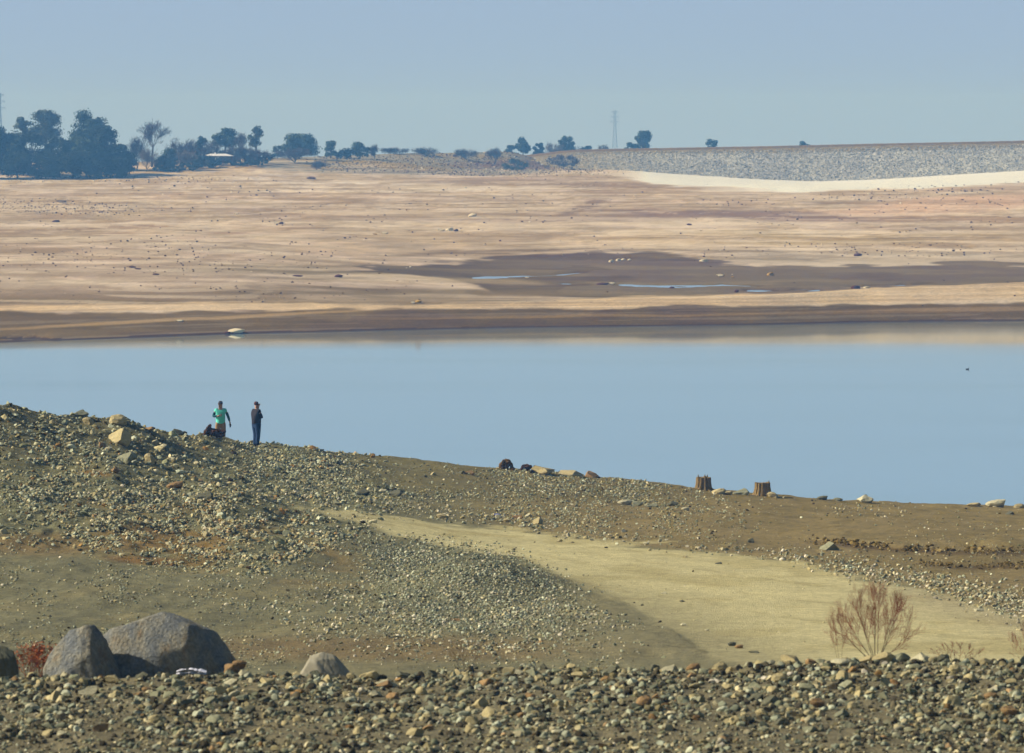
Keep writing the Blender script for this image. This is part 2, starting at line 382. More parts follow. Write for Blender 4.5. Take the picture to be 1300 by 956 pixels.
nr, nc = Dg.shape
V = np.stack([Xg, Yg, zg], -1).reshape(-1, 3)
idx = np.arange(nr * nc).reshape(nr, nc)
Fq = np.stack([idx[:-1, :-1], idx[:-1, 1:], idx[1:, 1:], idx[1:, :-1]], -1).reshape(-1, 4)
m_ground = mat_attr('dry_soil', [(.35, .92, 1.08, None), (2.2, .86, 1.14, None), (7.0, .72, 1.26, None), (26.0, .62, 1.34, None)], .9, .05)
tag(link('ground', mesh_np('ground', V, Fq, True, C.reshape(-1, 3)), m_ground), kind='structure')

# ---- look-ups on the finished ground
Yvis = ypx(zg, Dg)
def gz(px_, D):
    j = min(max(np.searchsorted(PX, px_) - 1, 0), nc - 2); f = (px_ - PX[j]) / (PX[j + 1] - PX[j])
    a = np.interp(D, Dg[:, j], zg[:, j]); b = np.interp(D, Dg[:, j + 1], zg[:, j + 1])
    return a * (1 - f) + b * f
def at(px_, D, z=None):
    return Vector(((px_ - CX) / F * D, D, gz(px_, D) if z is None else z))
def hit(px_, py_, dmin=45):
    """first ground point seen through a photo pixel"""
    j = int(np.argmin(np.abs(PX - px_))); c = Yvis[:, j]; d = Dg[:, j]
    k = np.where((c <= py_) & (d >= dmin))[0]
    if len(k) == 0: return None
    k = k[0]
    if k == 0: D = d[0]
    else:
        t = (c[k - 1] - py_) / max(c[k - 1] - c[k], 1e-6) if c[k - 1] > py_ else 1
        D = d[k - 1] + (d[k] - d[k - 1]) * min(max(t, 0), 1)
    return at(px_, D)

# ------------------------------------------------------------------ water
def mat_water(name, base, rough, bstr):
    m, nt, b = newmat(name)
    b.inputs['Base Color'].default_value = (*base, 1); b.inputs['Roughness'].default_value = rough
    b.inputs['IOR'].default_value = 1.33; b.inputs['Specular IOR Level'].default_value = .5
    b.inputs['Metallic'].default_value = .82; b.inputs['Specular Tint'].default_value = (.80, .87, .885, 1)
    tc = nt.nodes.new('ShaderNodeTexCoord'); mp = nt.nodes.new('ShaderNodeMapping'); mp.inputs['Scale'].default_value = (1.2, .35, 1)
    n = nt.nodes.new('ShaderNodeTexNoise'); n.inputs['Scale'].default_value = 1.; n.inputs['Detail'].default_value = 3
    nt.links.new(tc.outputs['Object'], mp.inputs[0]); nt.links.new(mp.outputs[0], n.inputs['Vector'])
    bump(nt, b, n.outputs[0], bstr, .01)
    # faint wind lanes: the surface is a little rougher in long bands
    n2 = nt.nodes.new('ShaderNodeTexNoise'); n2.inputs['Scale'].default_value = 1.; n2.inputs['Detail'].default_value = 4
    m2 = nt.nodes.new('ShaderNodeMapping'); m2.inputs['Scale'].default_value = (.012, .05, 1); nt.links.new(tc.outputs['Object'], m2.inputs[0]); nt.links.new(m2.outputs[0], n2.inputs['Vector'])
    r2 = nt.nodes.new('ShaderNodeMapRange'); r2.inputs[1].default_value = .4; r2.inputs[2].default_value = .7; r2.inputs[3].default_value = rough * .8; r2.inputs[4].default_value = rough * 1.7
    nt.links.new(n2.outputs[0], r2.inputs[0]); nt.links.new(r2.outputs[0], b.inputs['Roughness'])
    return m
def sheet(name, x0, x1, y0, y1, z, mat, nx=8, ny=8):
    gx, gy = np.meshgrid(np.linspace(x0, x1, nx), np.linspace(y0, y1, ny))
    V = np.stack([gx, gy, np.full_like(gx, z)], -1).reshape(-1, 3); i = np.arange(nx * ny).reshape(ny, nx)
    return tag(link(name, mesh_np(name, V, np.stack([i[:-1, :-1], i[:-1, 1:], i[1:, 1:], i[1:, :-1]], -1).reshape(-1, 4)), mat), kind='structure')
sheet('lake', -900, 900, 155, 432, 0, mat_water('lake_water', (.60, .77, .80), .06, .05))
sheet('puddle_water', -8, 95, 448, 560, PUD, mat_water('puddle_surface', (.36, .52, .85), .10, .05))

# ------------------------------------------------------------------ rocks
def ico(sub):
    bm = bmesh.new(); bmesh.ops.create_icosphere(bm, subdivisions=sub, radius=1)
    V = np.array([v.co[:] for v in bm.verts]); Fc = np.array([[v.index for v in f.verts] for f in bm.faces]); bm.free()
    return V, Fc
ICO = {s: ico(s) for s in (1, 2, 3, 4)}
def rock_shape(seed, sub=2, angular=.8, noise=.18, squash=.7, full=False):
    g = np.random.default_rng(seed); V, Fc = ICO[sub]; V = V.copy()
    for _ in range(int(5 + angular * 7)):
        n = g.normal(size=3); n /= np.linalg.norm(n); d = g.uniform(.45, .85)
        s = V @ n; over = np.clip(s - d, 0, None); V -= over[:, None] * n
    if sub > 1:
        for fr, am in ((1.7, noise), (4.3, noise * .35)):
            o = g.uniform(0, 50, 3)
            V *= (1 + am * (vnoise(V[:, 0] * fr + o[0], V[:, 1] * fr + o[1] + V[:, 2] * fr, 3) - .5) * 2)[:, None]
    else: V *= (1 + g.uniform(-.34, .30, (len(V), 1)))
    V *= np.array([g.uniform(.85, 1.25), g.uniform(.75, 1.1), squash * g.uniform(.8, 1.2)])
    if full: V = V - (V.max(0) + V.min(0)) / 2; V /= np.abs(V[:, 0]).max()
    return V, Fc
PAL = {
    'grey': [(148, 151, 124), (170, 173, 145), (126, 131, 110), (186, 187, 156), (136, 138, 108), (156, 153, 122)],
    'tan': [(180, 168, 126), (196, 184, 142), (164, 152, 110), (188, 178, 140), (156, 145, 108)],
    'rust': [(146, 118, 78), (162, 130, 88), (126, 100, 68), (178, 148, 106)],
    'pale': [(196, 186, 156), (182, 174, 146), (170, 160, 128), (206, 196, 170), (150, 146, 124)],
    'dark': [(84, 80, 66), (70, 66, 56), (96, 90, 72)]}
def scatter(name, label, specs, proto_sub=1, n_proto=14, parent=None, squash=.7, br=(.74, 1.14)):
    """specs: (mask fn, count, size px lo, hi, palette weights, Dmin, Dmax) -> ONE mass of stones"""
    protos = [rock_shape(900 + i, proto_sub, .6, .2, squash) for i in range(n_proto)]
    nv = len(protos[0][0]); Fc0 = protos[0][1]
    PV = np.array([p[0] for p in protos])
    allV, allC = [], []
    run = np.minimum.accumulate(np.where(Dg < 41, 1e9, Yvis), axis=0)
    vis_h = np.clip(run[:-1] - Yvis[1:], 0, None) + .04 * np.abs(Yvis[:-1] - Yvis[1:])
    wcol = np.diff(PX); cell = (vis_h[:, :-1] * wcol[None, :])
    cx_ = .5 * (PXg[:-1, :-1] + PXg[:-1, 1:]); cy_ = .5 * (Yvis[:-1, :-1] + Yvis[1:, :-1]); cd = Dg[:-1, :-1]
    for fn, cnt, lo, hi, pw, d0, d1 in specs:
        w = cell * fn(cx_, cy_) * (cd > d0) * (cd < d1) * (cx_ > -255) * (cx_ < 1555)
        w = w.ravel(); w = np.clip(w, 0, None); w /= w.sum()
        k = NR.choice(len(w), size=cnt, p=w); r_, c_ = k // (nc - 1), k % (nc - 1)
        a, b = NR.random(cnt), NR.random(cnt)
        def bil(G): return (G[r_, c_] * (1 - a) + G[r_, c_ + 1] * a) * (1 - b) + (G[r_ + 1, c_] * (1 - a) + G[r_ + 1, c_ + 1] * a) * b
        X, Y, Z = bil(Xg), bil(Yg), bil(zg)
        s = lo + (hi - lo) * NR.random(cnt) ** 2.6
        rr = s * Y / F / 2
        ang = NR.random(cnt) * 2 * np.pi; tilt = NR.normal(0, .35, cnt)
        pv = PV[NR.integers(0, n_proto, cnt)] * rr[:, None, None]
        ct, stt = np.cos(tilt)[:, None], np.sin(tilt)[:, None]
        x1 = pv[:, :, 0] * ct - pv[:, :, 2] * stt; z1 = pv[:, :, 0] * stt + pv[:, :, 2] * ct; y1 = pv[:, :, 1]
        ca, sa = np.cos(ang)[:, None], np.sin(ang)[:, None]
        x2 = x1 * ca - y1 * sa; y2 = x1 * sa + y1 * ca
        Vv = np.stack([x2 + X[:, None], y2 + Y[:, None], z1 + (Z + rr * .25)[:, None]], -1)
        names = list(pw); pr = np.array([pw[n] for n in names], float); pr /= pr.sum()
        pick = NR.choice(len(names), size=cnt, p=pr)
        cols = np.zeros((cnt, 3))
        for q, nme in enumerate(names):
            p = np.array(PAL[nme], float); mk = pick == q
            cols[mk] = p[NR.integers(0, len(p), mk.sum())]
        cols = cols * NR.uniform(*br, (cnt, 1))
        cc = alb(np.clip(cols, 5, 250), Y)
        allV.append(Vv.reshape(-1, 3)); allC.append(np.repeat(cc, nv, 0))
    V = np.concatenate(allV); Cc = np.concatenate(allC); n = len(V) // nv
    Fc = (Fc0[None] + (np.arange(n) * nv)[:, None, None]).reshape(-1, 3)
    o = link(name, mesh_np(name, V, Fc, False, Cc), m_stone_mass, parent)
    if parent is None: tag(o, label, 'stones', kind='stuff')
    else: tag(o, label, kind='stuff')
    return o
m_stone_mass = mat_attr('loose_stone', [(14., .8, 1.2, None)], .3, .01)

def nz(xx, yy, s, sc=30): return sst(.42, .6, fbm(xx / sc, yy / (sc * .35), s, 3))
f_hill = lambda a, b: m_hill(a, b) * (.10 + .9 * nz(a, b, 1, 22)) * (.35 + .65 * nz(a, b, 3, 60)) * (1 - .85 * m_path(a, b)) * (1 - .5 * ell(a, b, 40, 540, 60, 10, 20)) * (1 - .8 * ell(a, b, 250, 572, 45, 9, 10))
f_hillbig = lambda a, b: m_hill(a, b) * (ell(a, b, 165, 560, 130, 40, 10, .6) + .5 * ell(a, b, 330, 680, 130, 38, 12, .5) + .12)
f_mound = lambda a, b: m_mound(a, b) + .4 * ell(a, b, 470, 690, 90, 20, 18, .5)
def f_edge(a, b):
    w = np.interp(a, [350, 500, 900, 1050, 1200, 1300, 1500], [14, 9, 5, 9, 13, 17, 20])
    return np.exp(-((b - poly(STRIP_EDGE, a) - 2) / w) ** 2) * np.interp(a, [350, 450, 800, 950, 1100, 1300], [.8, .8, .5, .45, 1.6, 2.4])
f_right = lambda a, b: band(a, b, [(0, 500), (1500, 500)], PATH_TOP, 4) * sst(560, 760, a) * (.15 + nz(a, b, 4, 60)) * (1 - .6 * band(a, b, [(900, 655), (1500, 660)], [(900, 700), (1500, 700)], 6))
f_mid = lambda a, b: band(a, b, [(0, 500), (1500, 500)], STRIP_EDGE, 6) * sst(280, 340, a) * (1 - sst(820, 1000, a)) * (.2 + nz(a, b, 5, 50) + 1.2 * ell(a, b, 350, 590, 110, 26, 8, .5) + ell(a, b, 740, 615, 120, 16, 6, .5))
f_flat = lambda a, b: band(a, b, [(0, 690), (250, 715), (400, 700), (1500, 700)], [(0, 850), (1500, 850)], 8) * (1 - sst(480, 780, a)) * (.15 + nz(a, b, 6, 45))
f_low = lambda a, b: ell(a, b, 560, 800, 190, 36, 6, .6) * (.3 + nz(a, b, 2, 25)) + .6 * ell(a, b, 720, 780, 90, 12, 8, .6)
f_sparse = lambda a, b: m_path(a, b)
PAL['clod'] = [(118, 102, 70), (98, 84, 58), (132, 116, 80), (84, 74, 52)]
def f_bench(a, b):
    r = 0
    for yl in ([(1000, 684), (1100, 693), (1200, 699), (1500, 701)], [(1150, 715), (1230, 718), (1500, 714)]):
        r = r + np.exp(-((b - poly(yl, a)) / 3.5) ** 2) * sst(yl[0][0], yl[0][0] + 60, a)
    return r * (.15 + nz(a, b, 3, 16))
f_one = lambda a, b: np.ones_like(a)
scatter('gravel', 'loose grey and tan stones littering the dry lake bank', [
    (f_hill, 20000, 1.5, 8, {'grey': 7, 'tan': 3, 'dark': .8, 'rust': .4}, 62, 200),
    (lambda a, b: f_hill(a, b) * ell(a, b, 290, 680, 170, 50, 8, .5), 3600, 2., 8.5, {'tan': 5, 'rust': .9, 'grey': 2, 'pale': .6}, 62, 200),
    (f_hillbig, 900, 4, 14, {'grey': 5, 'tan': 4, 'dark': .6, 'rust': .5}, 62, 200),
    (f_mound, 8500, 1.6, 6, {'grey': 8, 'pale': 1.6, 'tan': 1, 'dark': .8}, 62, 140),
    (f_edge, 6500, 2., 8.5, {'grey': 4, 'pale': 3.5, 'tan': 3}, 62, 200),
    (f_right, 4200, 1.5, 5, {'grey': 3, 'tan': 4, 'pale': 1, 'dark': 1}, 62, 200),
    (f_mid, 12000, 1.3, 5, {'grey': 7, 'tan': 3, 'pale': .7, 'dark': .8}, 62, 200),
    (f_flat, 9000, 1.3, 5.5, {'grey': 5, 'tan': 3, 'pale': 1, 'dark': .7}, 62, 140),
    (f_low, 3600, 1.6, 7.5, {'grey': 5, 'pale': 2.5, 'tan': 2, 'dark': .7}, 62, 120),
    (f_bench, 1500, 2.5, 9, {'clod': 1}, 62, 170),
    (f_sparse, 160, 1.5, 4.5, {'tan': 3, 'dark': 2, 'pale': 1}, 62, 150)], br=(.86, 1.2))
f_patch = lambda a, b: np.where(b < 866, 1, .18 + 1.1 * nz(a, b, 6, 70) * (.4 + .6 * nz(a, b, 2, 26)))
scatter('rubble', 'heaped angular stones along the near edge of the bank', [
    (f_patch, 12000, 4, 16, {'grey': 5, 'tan': 3, 'dark': 4, 'rust': .25, 'pale': .5}, 41, 56.5),
    (f_one, 6000, 5, 9, {'grey': 5, 'tan': 3, 'dark': 4}, 41, 57.5)], 2, 16)
f_fard = lambda a, b: (.12 + sst(.52, .66, fbm(a / 40, b / 7, 3, 4)) * 3) * sst(222, 240, b) * (1 - .95 * (b > 385)) * (1 - .9 * band(a, b, mud_t, mud_b, 3) * sst(380, 470, a)) * (1 - .9 * band(a, b, wt, wb, 2))
PAL['fslope'] = [(150, 148, 142), (166, 160, 150), (134, 130, 128)]; PAL['fard'] = [(96, 84, 80), (110, 96, 90), (84, 74, 72)]; PAL['farp'] = [(220, 204, 180), (206, 186, 158)]
scatter('shore_stones', 'small dark and pale stones strewn over the far lakebed', [
    (f_fard, 1900, 1.0, 4.2, {'fard': 5, 'farp': 1}, 410, 1050),
    (lambda a, b: ell(a, b, 60, 263, 130, 9, 2, .5) + .6 * ell(a, b, 150, 228, 200, 5, 0, .5), 1200, 1.0, 3.4, {'fard': 3, 'farp': 3}, 410, 1050),
    (lambda a, b: ell(a, b, 690, 220, 90, 6, 0, .5), 350, 1.2, 3, {'fard': 1, 'farp': 4}, 410, 1080),
    (lambda a, b: ell(a, b, 1150, 246, 160, 8, -3, .5) + ell(a, b, 1150, 318, 130, 7, 0, .6) + .5 * ell(a, b, 220, 330, 230, 22, 0, .6), 600, 1.2, 4.4, {'fard': 5, 'farp': .4}, 410, 1050),
    (lambda a, b: band(a, b, [(380, 192), (700, 186), (800, 186)], [(380, 216), (620, 224), (800, 216)], 2) * sst(380, 430, a) * (1 - sst(740, 800, a)), 2600, 1.2, 3.6, {'fard': 4, 'fslope': 6, 'farp': .8}, 900, 1130)])

# named stones: 16 shapes in four tones, shared by every copy
ROCKM = {k: mat_plain('stone_' + k, tuple(alb(c, 60.)), sc, .72, 1.25, .5, .02, rnd=.16) for k, c, sc in
         (('grey', (140, 140, 112), 5), ('tan', (178, 164, 120), 5), ('dark', (100, 100, 82), 5), ('rust', (152, 124, 86), 5), ('pale', (188, 181, 146), 5))}
ROCKME = {}
for t_, mt in ROCKM.items():
    for i in range(5):
        v, f = rock_shape(40 + i * 7 + hash(t_) * 0 + len(t_) * 3, 3, .8, .16, .72, True)
        me = mesh_np('rock_' + t_, v, f, False); me.materials.append(mt); ROCKME[t_, i] = me
def rock(p, w, tone, label, group=None, hsq=1., rz=None, name='rock', sink=.25, dsq=1., tilt=0.):
    o = bpy.data.objects.new(name, ROCKME[tone, R.randrange(5)]); COL.objects.link(o)
    r = w / 2 / 1.0
    o.scale = (r, r * dsq, r * hsq); o.rotation_euler = (tilt, R.uniform(-.2, .2), R.uniform(0, 6.28) if rz is None else rz)
    o.location = (p.x, p.y, p.z + r * .72 * hsq * (1 - sink * 2) * .8)
    return tag(o, label, 'rock', group)
def rpx(px_, py_, wpx, tone, label, group=None, **k):
    p = hit(px_, py_ , 62)
    return rock(p, wpx * p.y / F, tone, label, group, **k)

# the bottom bank: the largest stones, each its own object
tones = ['grey', 'grey', 'tan', 'tan', 'dark', 'grey', 'tan', 'grey', 'tan', 'dark', 'rust', 'pale']
zones = [(-40, 430, 'below the big grey boulders'), (430, 860, 'below the bare track in mid picture'), (860, 1340, 'below the leafless red bush')]
tw = {'grey': 'grey', 'tan': 'tan', 'dark': 'dark grey', 'rust': 'rust brown', 'pale': 'pale cream'}
placed = []
tries = 0
while len(placed) < 240 and tries < 9000:
    tries += 1
    px_ = R.uniform(-15, 1315); s = R.uniform(11, 19) if R.random() < .8 else R.uniform(19, 27)
    D = R.choice([R.uniform(53.2, 55.2), R.uniform(46, 55), R.uniform(46, 55)])
    p = at(px_, D); py_ = ypx(p.z, D)
    if any(abs(px_ - a) < (s + c) * .42 and abs(py_ - b) < (s + c) * .26 for a, b, c in placed): continue
    if 0 < px_ < 320 and py_ < 866 and R.random() < .6: continue
    placed.append((px_, py_, s))
    t_ = R.choice(tones); zn = [z for z in zones if z[0] <= px_ < z[1]][0]
    rock(p, s * D / F, t_, f'{tw[t_]} angular stone in the heaped rubble {zn[2]}', 'stones of the near rubble bank', hsq=R.uniform(.8, 1.15), tilt=R.uniform(-.4, .4))

# ---- boulders with their own outline
def loaf(name, prof, D, depth, mat, seed, nz_=.05, base=None, cuts=4, skew=0., faces=()):
    """boulder whose skyline follows prof [(px, py)...]; a real solid, rounded front and back"""
    xs_ = np.array([p[0] for p in prof], float); ys_ = np.array([p[1] for p in prof], float)
    s = D / F; g = np.random.default_rng(seed); x0, x1 = xs_[0], xs_[-1]; yb_ = base
    V, Fc = ico(6); V = V.copy()
    L = (x1 - x0) * s / 2; Hm = (yb_ - ys_.min()) * s
    u = np.clip(V[:, 0], -1, 1)
    uu = np.linspace(-1.3, 1.3, 261); hh_ = (yb_ - np.interp((x0 + x1) / 2 + uu * (x1 - x0) / 2, xs_, ys_)) * s
    kk = np.exp(-np.linspace(-2, 2, 25) ** 2); hh_ = np.convolve(hh_, kk / kk.sum(), 'same')
    hx = np.interp(u, uu, hh_)        # skyline height at this x
    ring = np.sqrt(np.clip(1 - u * u, 1e-4, 1))
    q = V[:, 2] / ring; yv = V[:, 1] / ring
    up = np.where(q > 0, np.abs(q) ** .85, -.35 * np.abs(q))
    z = hx * up
    w = depth * (ring ** .7)
    P = np.stack([u * L, yv * w + skew * z, z], -1)
    c0 = np.array([0, 0, Hm * .35])
    # broad worn facets
    for _ in range(cuts):
        n = g.normal(size=3); n[2] = abs(n[2]) * .8 + .1; n[1] = -abs(n[1]) if g.random() < .7 else n[1]; n /= np.linalg.norm(n)
        d = (P - c0) @ n; lim = np.quantile(d, g.uniform(.90, .965)); over = np.clip(d - lim, 0, None); P -= (over * .85)[:, None] * n
    for n, off in faces:        # big broken faces
        n = np.array(n, float); n /= np.linalg.norm(n); d = (P - c0) @ n; over = np.clip(d - off * L, 0, None); P -= (over * .66)[:, None] * n
    k1 = 1.6 / L; o1, o2 = g.uniform(0, 40, 2)
    r = P - c0; l = np.linalg.norm(r, axis=1) + 1e-6
    for fr, am in ((1., .9), (2.3, .6), (6., .24), (16., .12), (34., .08)):
        f1 = fbm(P[:, 0] * k1 * fr + o1 + P[:, 2] * k1 * fr * .9, P[:, 1] * k1 * fr + o2 - P[:, 2] * k1 * fr * .7, 5, 2) - .5
        P = P + r / l[:, None] * (f1 * 2 * am * nz_)[:, None]
    for _ in range(3):          # cracks
        n = g.normal(size=3); n[2] *= .5; n /= np.linalg.norm(n); d = (P - c0) @ n - g.uniform(-.3, .3) * L + .05 * (fbm(P[:, 0] * 4 / L, P[:, 2] * 4 / L, 3, 3) - .5)
        P = P - r / l[:, None] * (.004 * np.exp(-(d / .010) ** 2))[:, None]
    P[:, 0] *= np.where(P[:, 0] > 0, L / P[:, 0].max(), -L / P[:, 0].min()); P[:, 2] *= Hm / P[:, 2].max()
    cx0 = (x0 + x1) / 2
    return link(name, mesh_np(name, P, Fc, True), mat, loc=((cx0 - CX) * s, D, H - (yb_ - YH) * s))
def mat_boulder():
    m, nt, b = newmat('weathered_boulder')
    tc = nt.nodes.new('ShaderNodeTexCoord')
    n = nt.nodes.new('ShaderNodeTexNoise'); n.inputs['Scale'].default_value = 2.6; n.inputs['Detail'].default_value = 6; n.inputs['Roughness'].default_value = .65
    mp = nt.nodes.new('ShaderNodeMapping'); mp.inputs['Scale'].default_value = (1.5, 1, .7); mp.inputs['Rotation'].default_value = (0, .5, 0)
    nt.links.new(tc.outputs['Object'], mp.inputs[0]); nt.links.new(mp.outputs[0], n.inputs['Vector'])
    r = nt.nodes.new('ShaderNodeValToRGB'); e = r.color_ramp.elements
    cs = [(.30, (106, 113, 119)), (.45, (134, 136, 130)), (.58, (152, 147, 128)), (.70, (138, 118, 92))]
    e[0].position = cs[0][0]; e[0].color = (*alb(cs[0][1], 60.), 1); e[1].position = cs[1][0]; e[1].color = (*alb(cs[1][1], 60.), 1)
    for p_, c_ in cs[2:]:
        q = e.new(p_); q.color = (*alb(c_, 60.), 1)
    nt.links.new(n.outputs[0], r.inputs[0])
    s, _ = mulnoise(nt, r.outputs[0], 5, .78, 1.2)
    s, h = mulnoise(nt, s, 24, .66, 1.3, detail=8)
    nt.links.new(s, b.inputs['Base Color']); bump(nt, b, h, 1., .06)
    return m
m_boulder = mat_boulder()
tag(loaf('boulder', [(54, 850), (60, 832), (72, 814), (88, 800), (104, 793), (120, 793), (129, 803), (140, 826), (152, 848), (158, 858)], 54.6, .40, m_boulder, 3, base=866, nz_=.035, faces=[((.93, -.25, .2), .36), ((-.45, -.75, .5), .48)]), 'humped grey boulder second from the left in the front rubble', 'boulder')
tag(loaf('boulder', [(112, 850), (124, 818), (138, 804), (165, 798), (198, 786), (224, 777), (246, 785), (264, 800), (284, 826), (302, 846), (320, 862)], 55.15, .50, m_boulder, 8, base=868, nz_=.045, faces=[((.86, -.42, .3), .36), ((-.35, -.8, .45), .42), ((.1, -.75, .75), .46)]), 'largest grey boulder with brown stained face and dark right side', 'boulder')
tag(loaf('boulder', [(374, 850), (390, 836), (410, 828), (424, 832), (438, 846), (448, 858)], 55.6, .26, mat_plain('pale_boulder_stone', tuple(alb((158, 152, 130), 55.)), 6, .8, 1.15, .4, .02), 5, base=866, nz_=.02, cuts=4), 'low pale boulder standing alone right of the big grey pair', 'boulder')
tag(loaf('boulder', [(-30, 846), (-18, 826), (2, 820), (16, 826), (24, 846)], 55.0, .2, ROCKM['dark'], 6, base=866, nz_=.02, cuts=4), 'dark rounded rock cut by the left picture edge beside red weed', 'boulder')
for x_, y_, w_, t_, l_ in [(304, 846, 18, 'rust', 'rusty orange stone at the right foot of the largest boulder'), (293, 852, 26, 'rust', 'brown stone tucked under the dark side of the largest boulder')]:
    D = 54.4; rock(Vector(((x_ - CX) / F * D, D, H - (y_ - YH) * D / F)), w_ * D / F, t_, l_)

# stones one can point at
NAMED = [
    (152, 561, 34, 'tan', 'square tan boulder on the left hill with a deep shadow', .75), (150, 538, 26, 'tan', 'tan boulder near the hill skyline above the square one', .9),
    (188, 541, 17, 'rust', 'orange flat rock on the skyline of the left hill', .55), (160, 586, 26, 'grey', 'grey dome shaped boulder lowest of the hill cluster', 1.0),
    (130, 569, 10, 'rust', 'narrow upright brown rock left of the hill cluster', 1.7), (138, 572, 10, 'pale', 'small pale rock beside the narrow upright brown one', 1.),
    (190, 587, 15, 'tan', 'pointed tan rock right of the grey dome boulder', 1.3), (175, 587, 11, 'grey', 'small grey rock wedged right of the dome boulder', 1.3),
    (217, 584, 14, 'pale', 'flat whitish stone on the hill between cluster and hollow', .5), (226, 549, 16, 'dark', 'dark rock on the skyline left of the driftwood', .8),
    (112, 538, 16, 'tan', 'tan skyline stone on the left hill, left of the big boulders', .9), (66, 521, 13, 'pale', 'pale stone highest on the left hill skyline', .9),
    (103, 527, 22, 'grey', 'grey skyline rock between two smaller tan stones', .7), (222, 620, 22, 'rust', 'brown jagged rock on the lower left hill', .8),
    (258, 634, 26, 'dark', 'dark rock standing in for a hollow shadow above the rusty soil patch on the hill', .8), (146, 600, 12, 'rust', 'rusty small rock below the dome boulder', 1.3),  # first one: a dark stone imitates the shadow of a hollow
    (461, 628, 20, 'dark', 'black rock in the hollow above the track start', .7), (485, 625, 12, 'pale', 'pale rock beside the black hollow rock', .8), (500, 629, 24, 'dark', 'long dark rock right of the pale hollow rock', .6),
    (550, 603, 8, 'tan', 'small tan stone alone on the middle bank', .8), (585, 601, 9, 'dark', 'small black rock left of its larger brown neighbour', .8), (595, 602, 13, 'rust', 'brown rock with black shade on the middle bank', .8),
    (561, 658, 18, 'tan', 'flat tan stone at the upper edge of the track', .6), (633, 657, 9, 'pale', 'whitish stone at the upper track edge, middle', .9), (643, 663, 12, 'tan', 'tan stone at the upper track edge beside a whitish one', .7),
    (683, 665, 15, 'tan', 'blocky tan stone on the upper track edge under the skyline boulders', .9), (671, 656, 11, 'pale', 'round pale stone above the blocky tan stone', .9), (657, 658, 14, 'rust', 'reddish dark rock in the track edge stones', .7),
    (691, 601, 32, 'tan', 'long low tan boulder on the skyline right of the small root', .5), (752, 606, 18, 'rust', 'brown rounded boulder on the skyline with dark tail', .8), (725, 603, 34, 'tan', 'flat sandy slab on the skyline left of the brown rounded boulder', .3),
    (793, 641, 18, 'pale', 'pale round rock leftmost of the row on the brown slope', .8), (809, 642, 13, 'grey', 'grey rock second in the row on the brown slope', 1.), (828, 644, 14, 'grey', 'grey rock in the middle of the row on the brown slope', .8), (854, 642, 15, 'dark', 'dark rock right of middle in the row on the brown slope', .8), (870, 648, 10, 'pale', 'small pale rock ending the row on the brown slope', .9),
    (912, 627, 20, 'tan', 'tan rock right beside the first sawn stump', .6), (924, 628, 12, 'tan', 'small tan rock between the two sawn stumps', .9), (940, 628, 20, 'grey', 'rounded grey rock left of the second sawn stump', .8), (980, 631, 16, 'tan', 'tan rock at the right foot of the second sawn stump', .7),
    (1044, 634, 14, 'dark', 'dark green grey rock on the skyline right of the stumps', .7), (1064, 636, 12, 'grey', 'grey skyline stone left of the pale pointed one', .7), (1098, 636, 22, 'pale', 'pale pointed rock on the skyline right of the stumps', .9),
    (1236, 642, 18, 'tan', 'tan skyline rock left of the long pale one', .6), (1264, 643, 26, 'pale', 'long pale rock near the right end of the skyline', .7), (1294, 645, 16, 'tan', 'tan rock on the skyline cut by the picture edge', .7), (1282, 653, 12, 'dark', 'dark rock just under the right skyline', .7),
    (1052, 698, 27, 'grey', 'big rounded grey boulder beside the stony upper track edge', .75), (1243, 776, 14, 'pale', 'whitish stone alone on the right part of the track', .6),
    (820, 691, 8, 'pale', 'pale stone on the track near its upper edge', .7), (806, 685, 6, 'dark', 'dark pebble on the track left of a pale stone', .7), (870, 708, 6, 'tan', 'tan pebble on the track left of a dark flat stone', .7), (912, 716, 9, 'dark', 'dark flat stone on the middle of the track', .6),
    (843, 754, 8, 'pale', 'pale stone on the lower track beside dark pebbles', .8), (866, 764, 7, 'dark', 'dark pebble right of the pale lower track stone', .7), (815, 769, 5, 'dark', 'black pebble where track meets grey soil', 1.), (867, 794, 8, 'pale', 'pale stone near the end of the grey soil', .8), (897, 801, 6, 'pale', 'small pale stone left of the rocks in the track', .8),
    (727, 689, 5, 'dark', 'lone black pebble at the left of the track', .6), (953, 689, 8, 'dark', 'dark rock behind the upper track edge', 1.6),
    (929, 820, 11, 'dark', 'black rock leftmost of three at the foot of the track', 1.), (938, 823, 11, 'rust', 'orange brown rock in the middle of three at the track foot', .9), (957, 829, 14, 'dark', 'long dark rock rightmost of three at the track foot', .5),
    (463, 719, 8, 'tan', 'tan stone alone on the flat left of the gravel mound', 1.), (495, 720, 10, 'grey', 'grey stone at the left foot of the gravel mound', .7), (506, 773, 9, 'dark', 'dark stone at the lower foot of the gravel mound', .8), (579, 788, 12, 'rust', 'orange brown stone below the gravel mound', .6), (627, 830, 8, 'pale', 'whitish stone below the gravel mound near the rubble', .9), (686, 817, 8, 'rust', 'orange stone below and right of the gravel mound', .9),
    (713, 747, 6, 'pale', 'pale stone at the right end of the gravel mound', .9)]
for px_, py_, w_, t_, l_, hs in NAMED:
    py2 = py_
    j = float(np.interp(px_, CRX, CRY))
    rpx(px_, max(py2, j + 1.5), w_, t_, l_, hsq=hs, rz=R.uniform(-.4, .4), sink=.2)
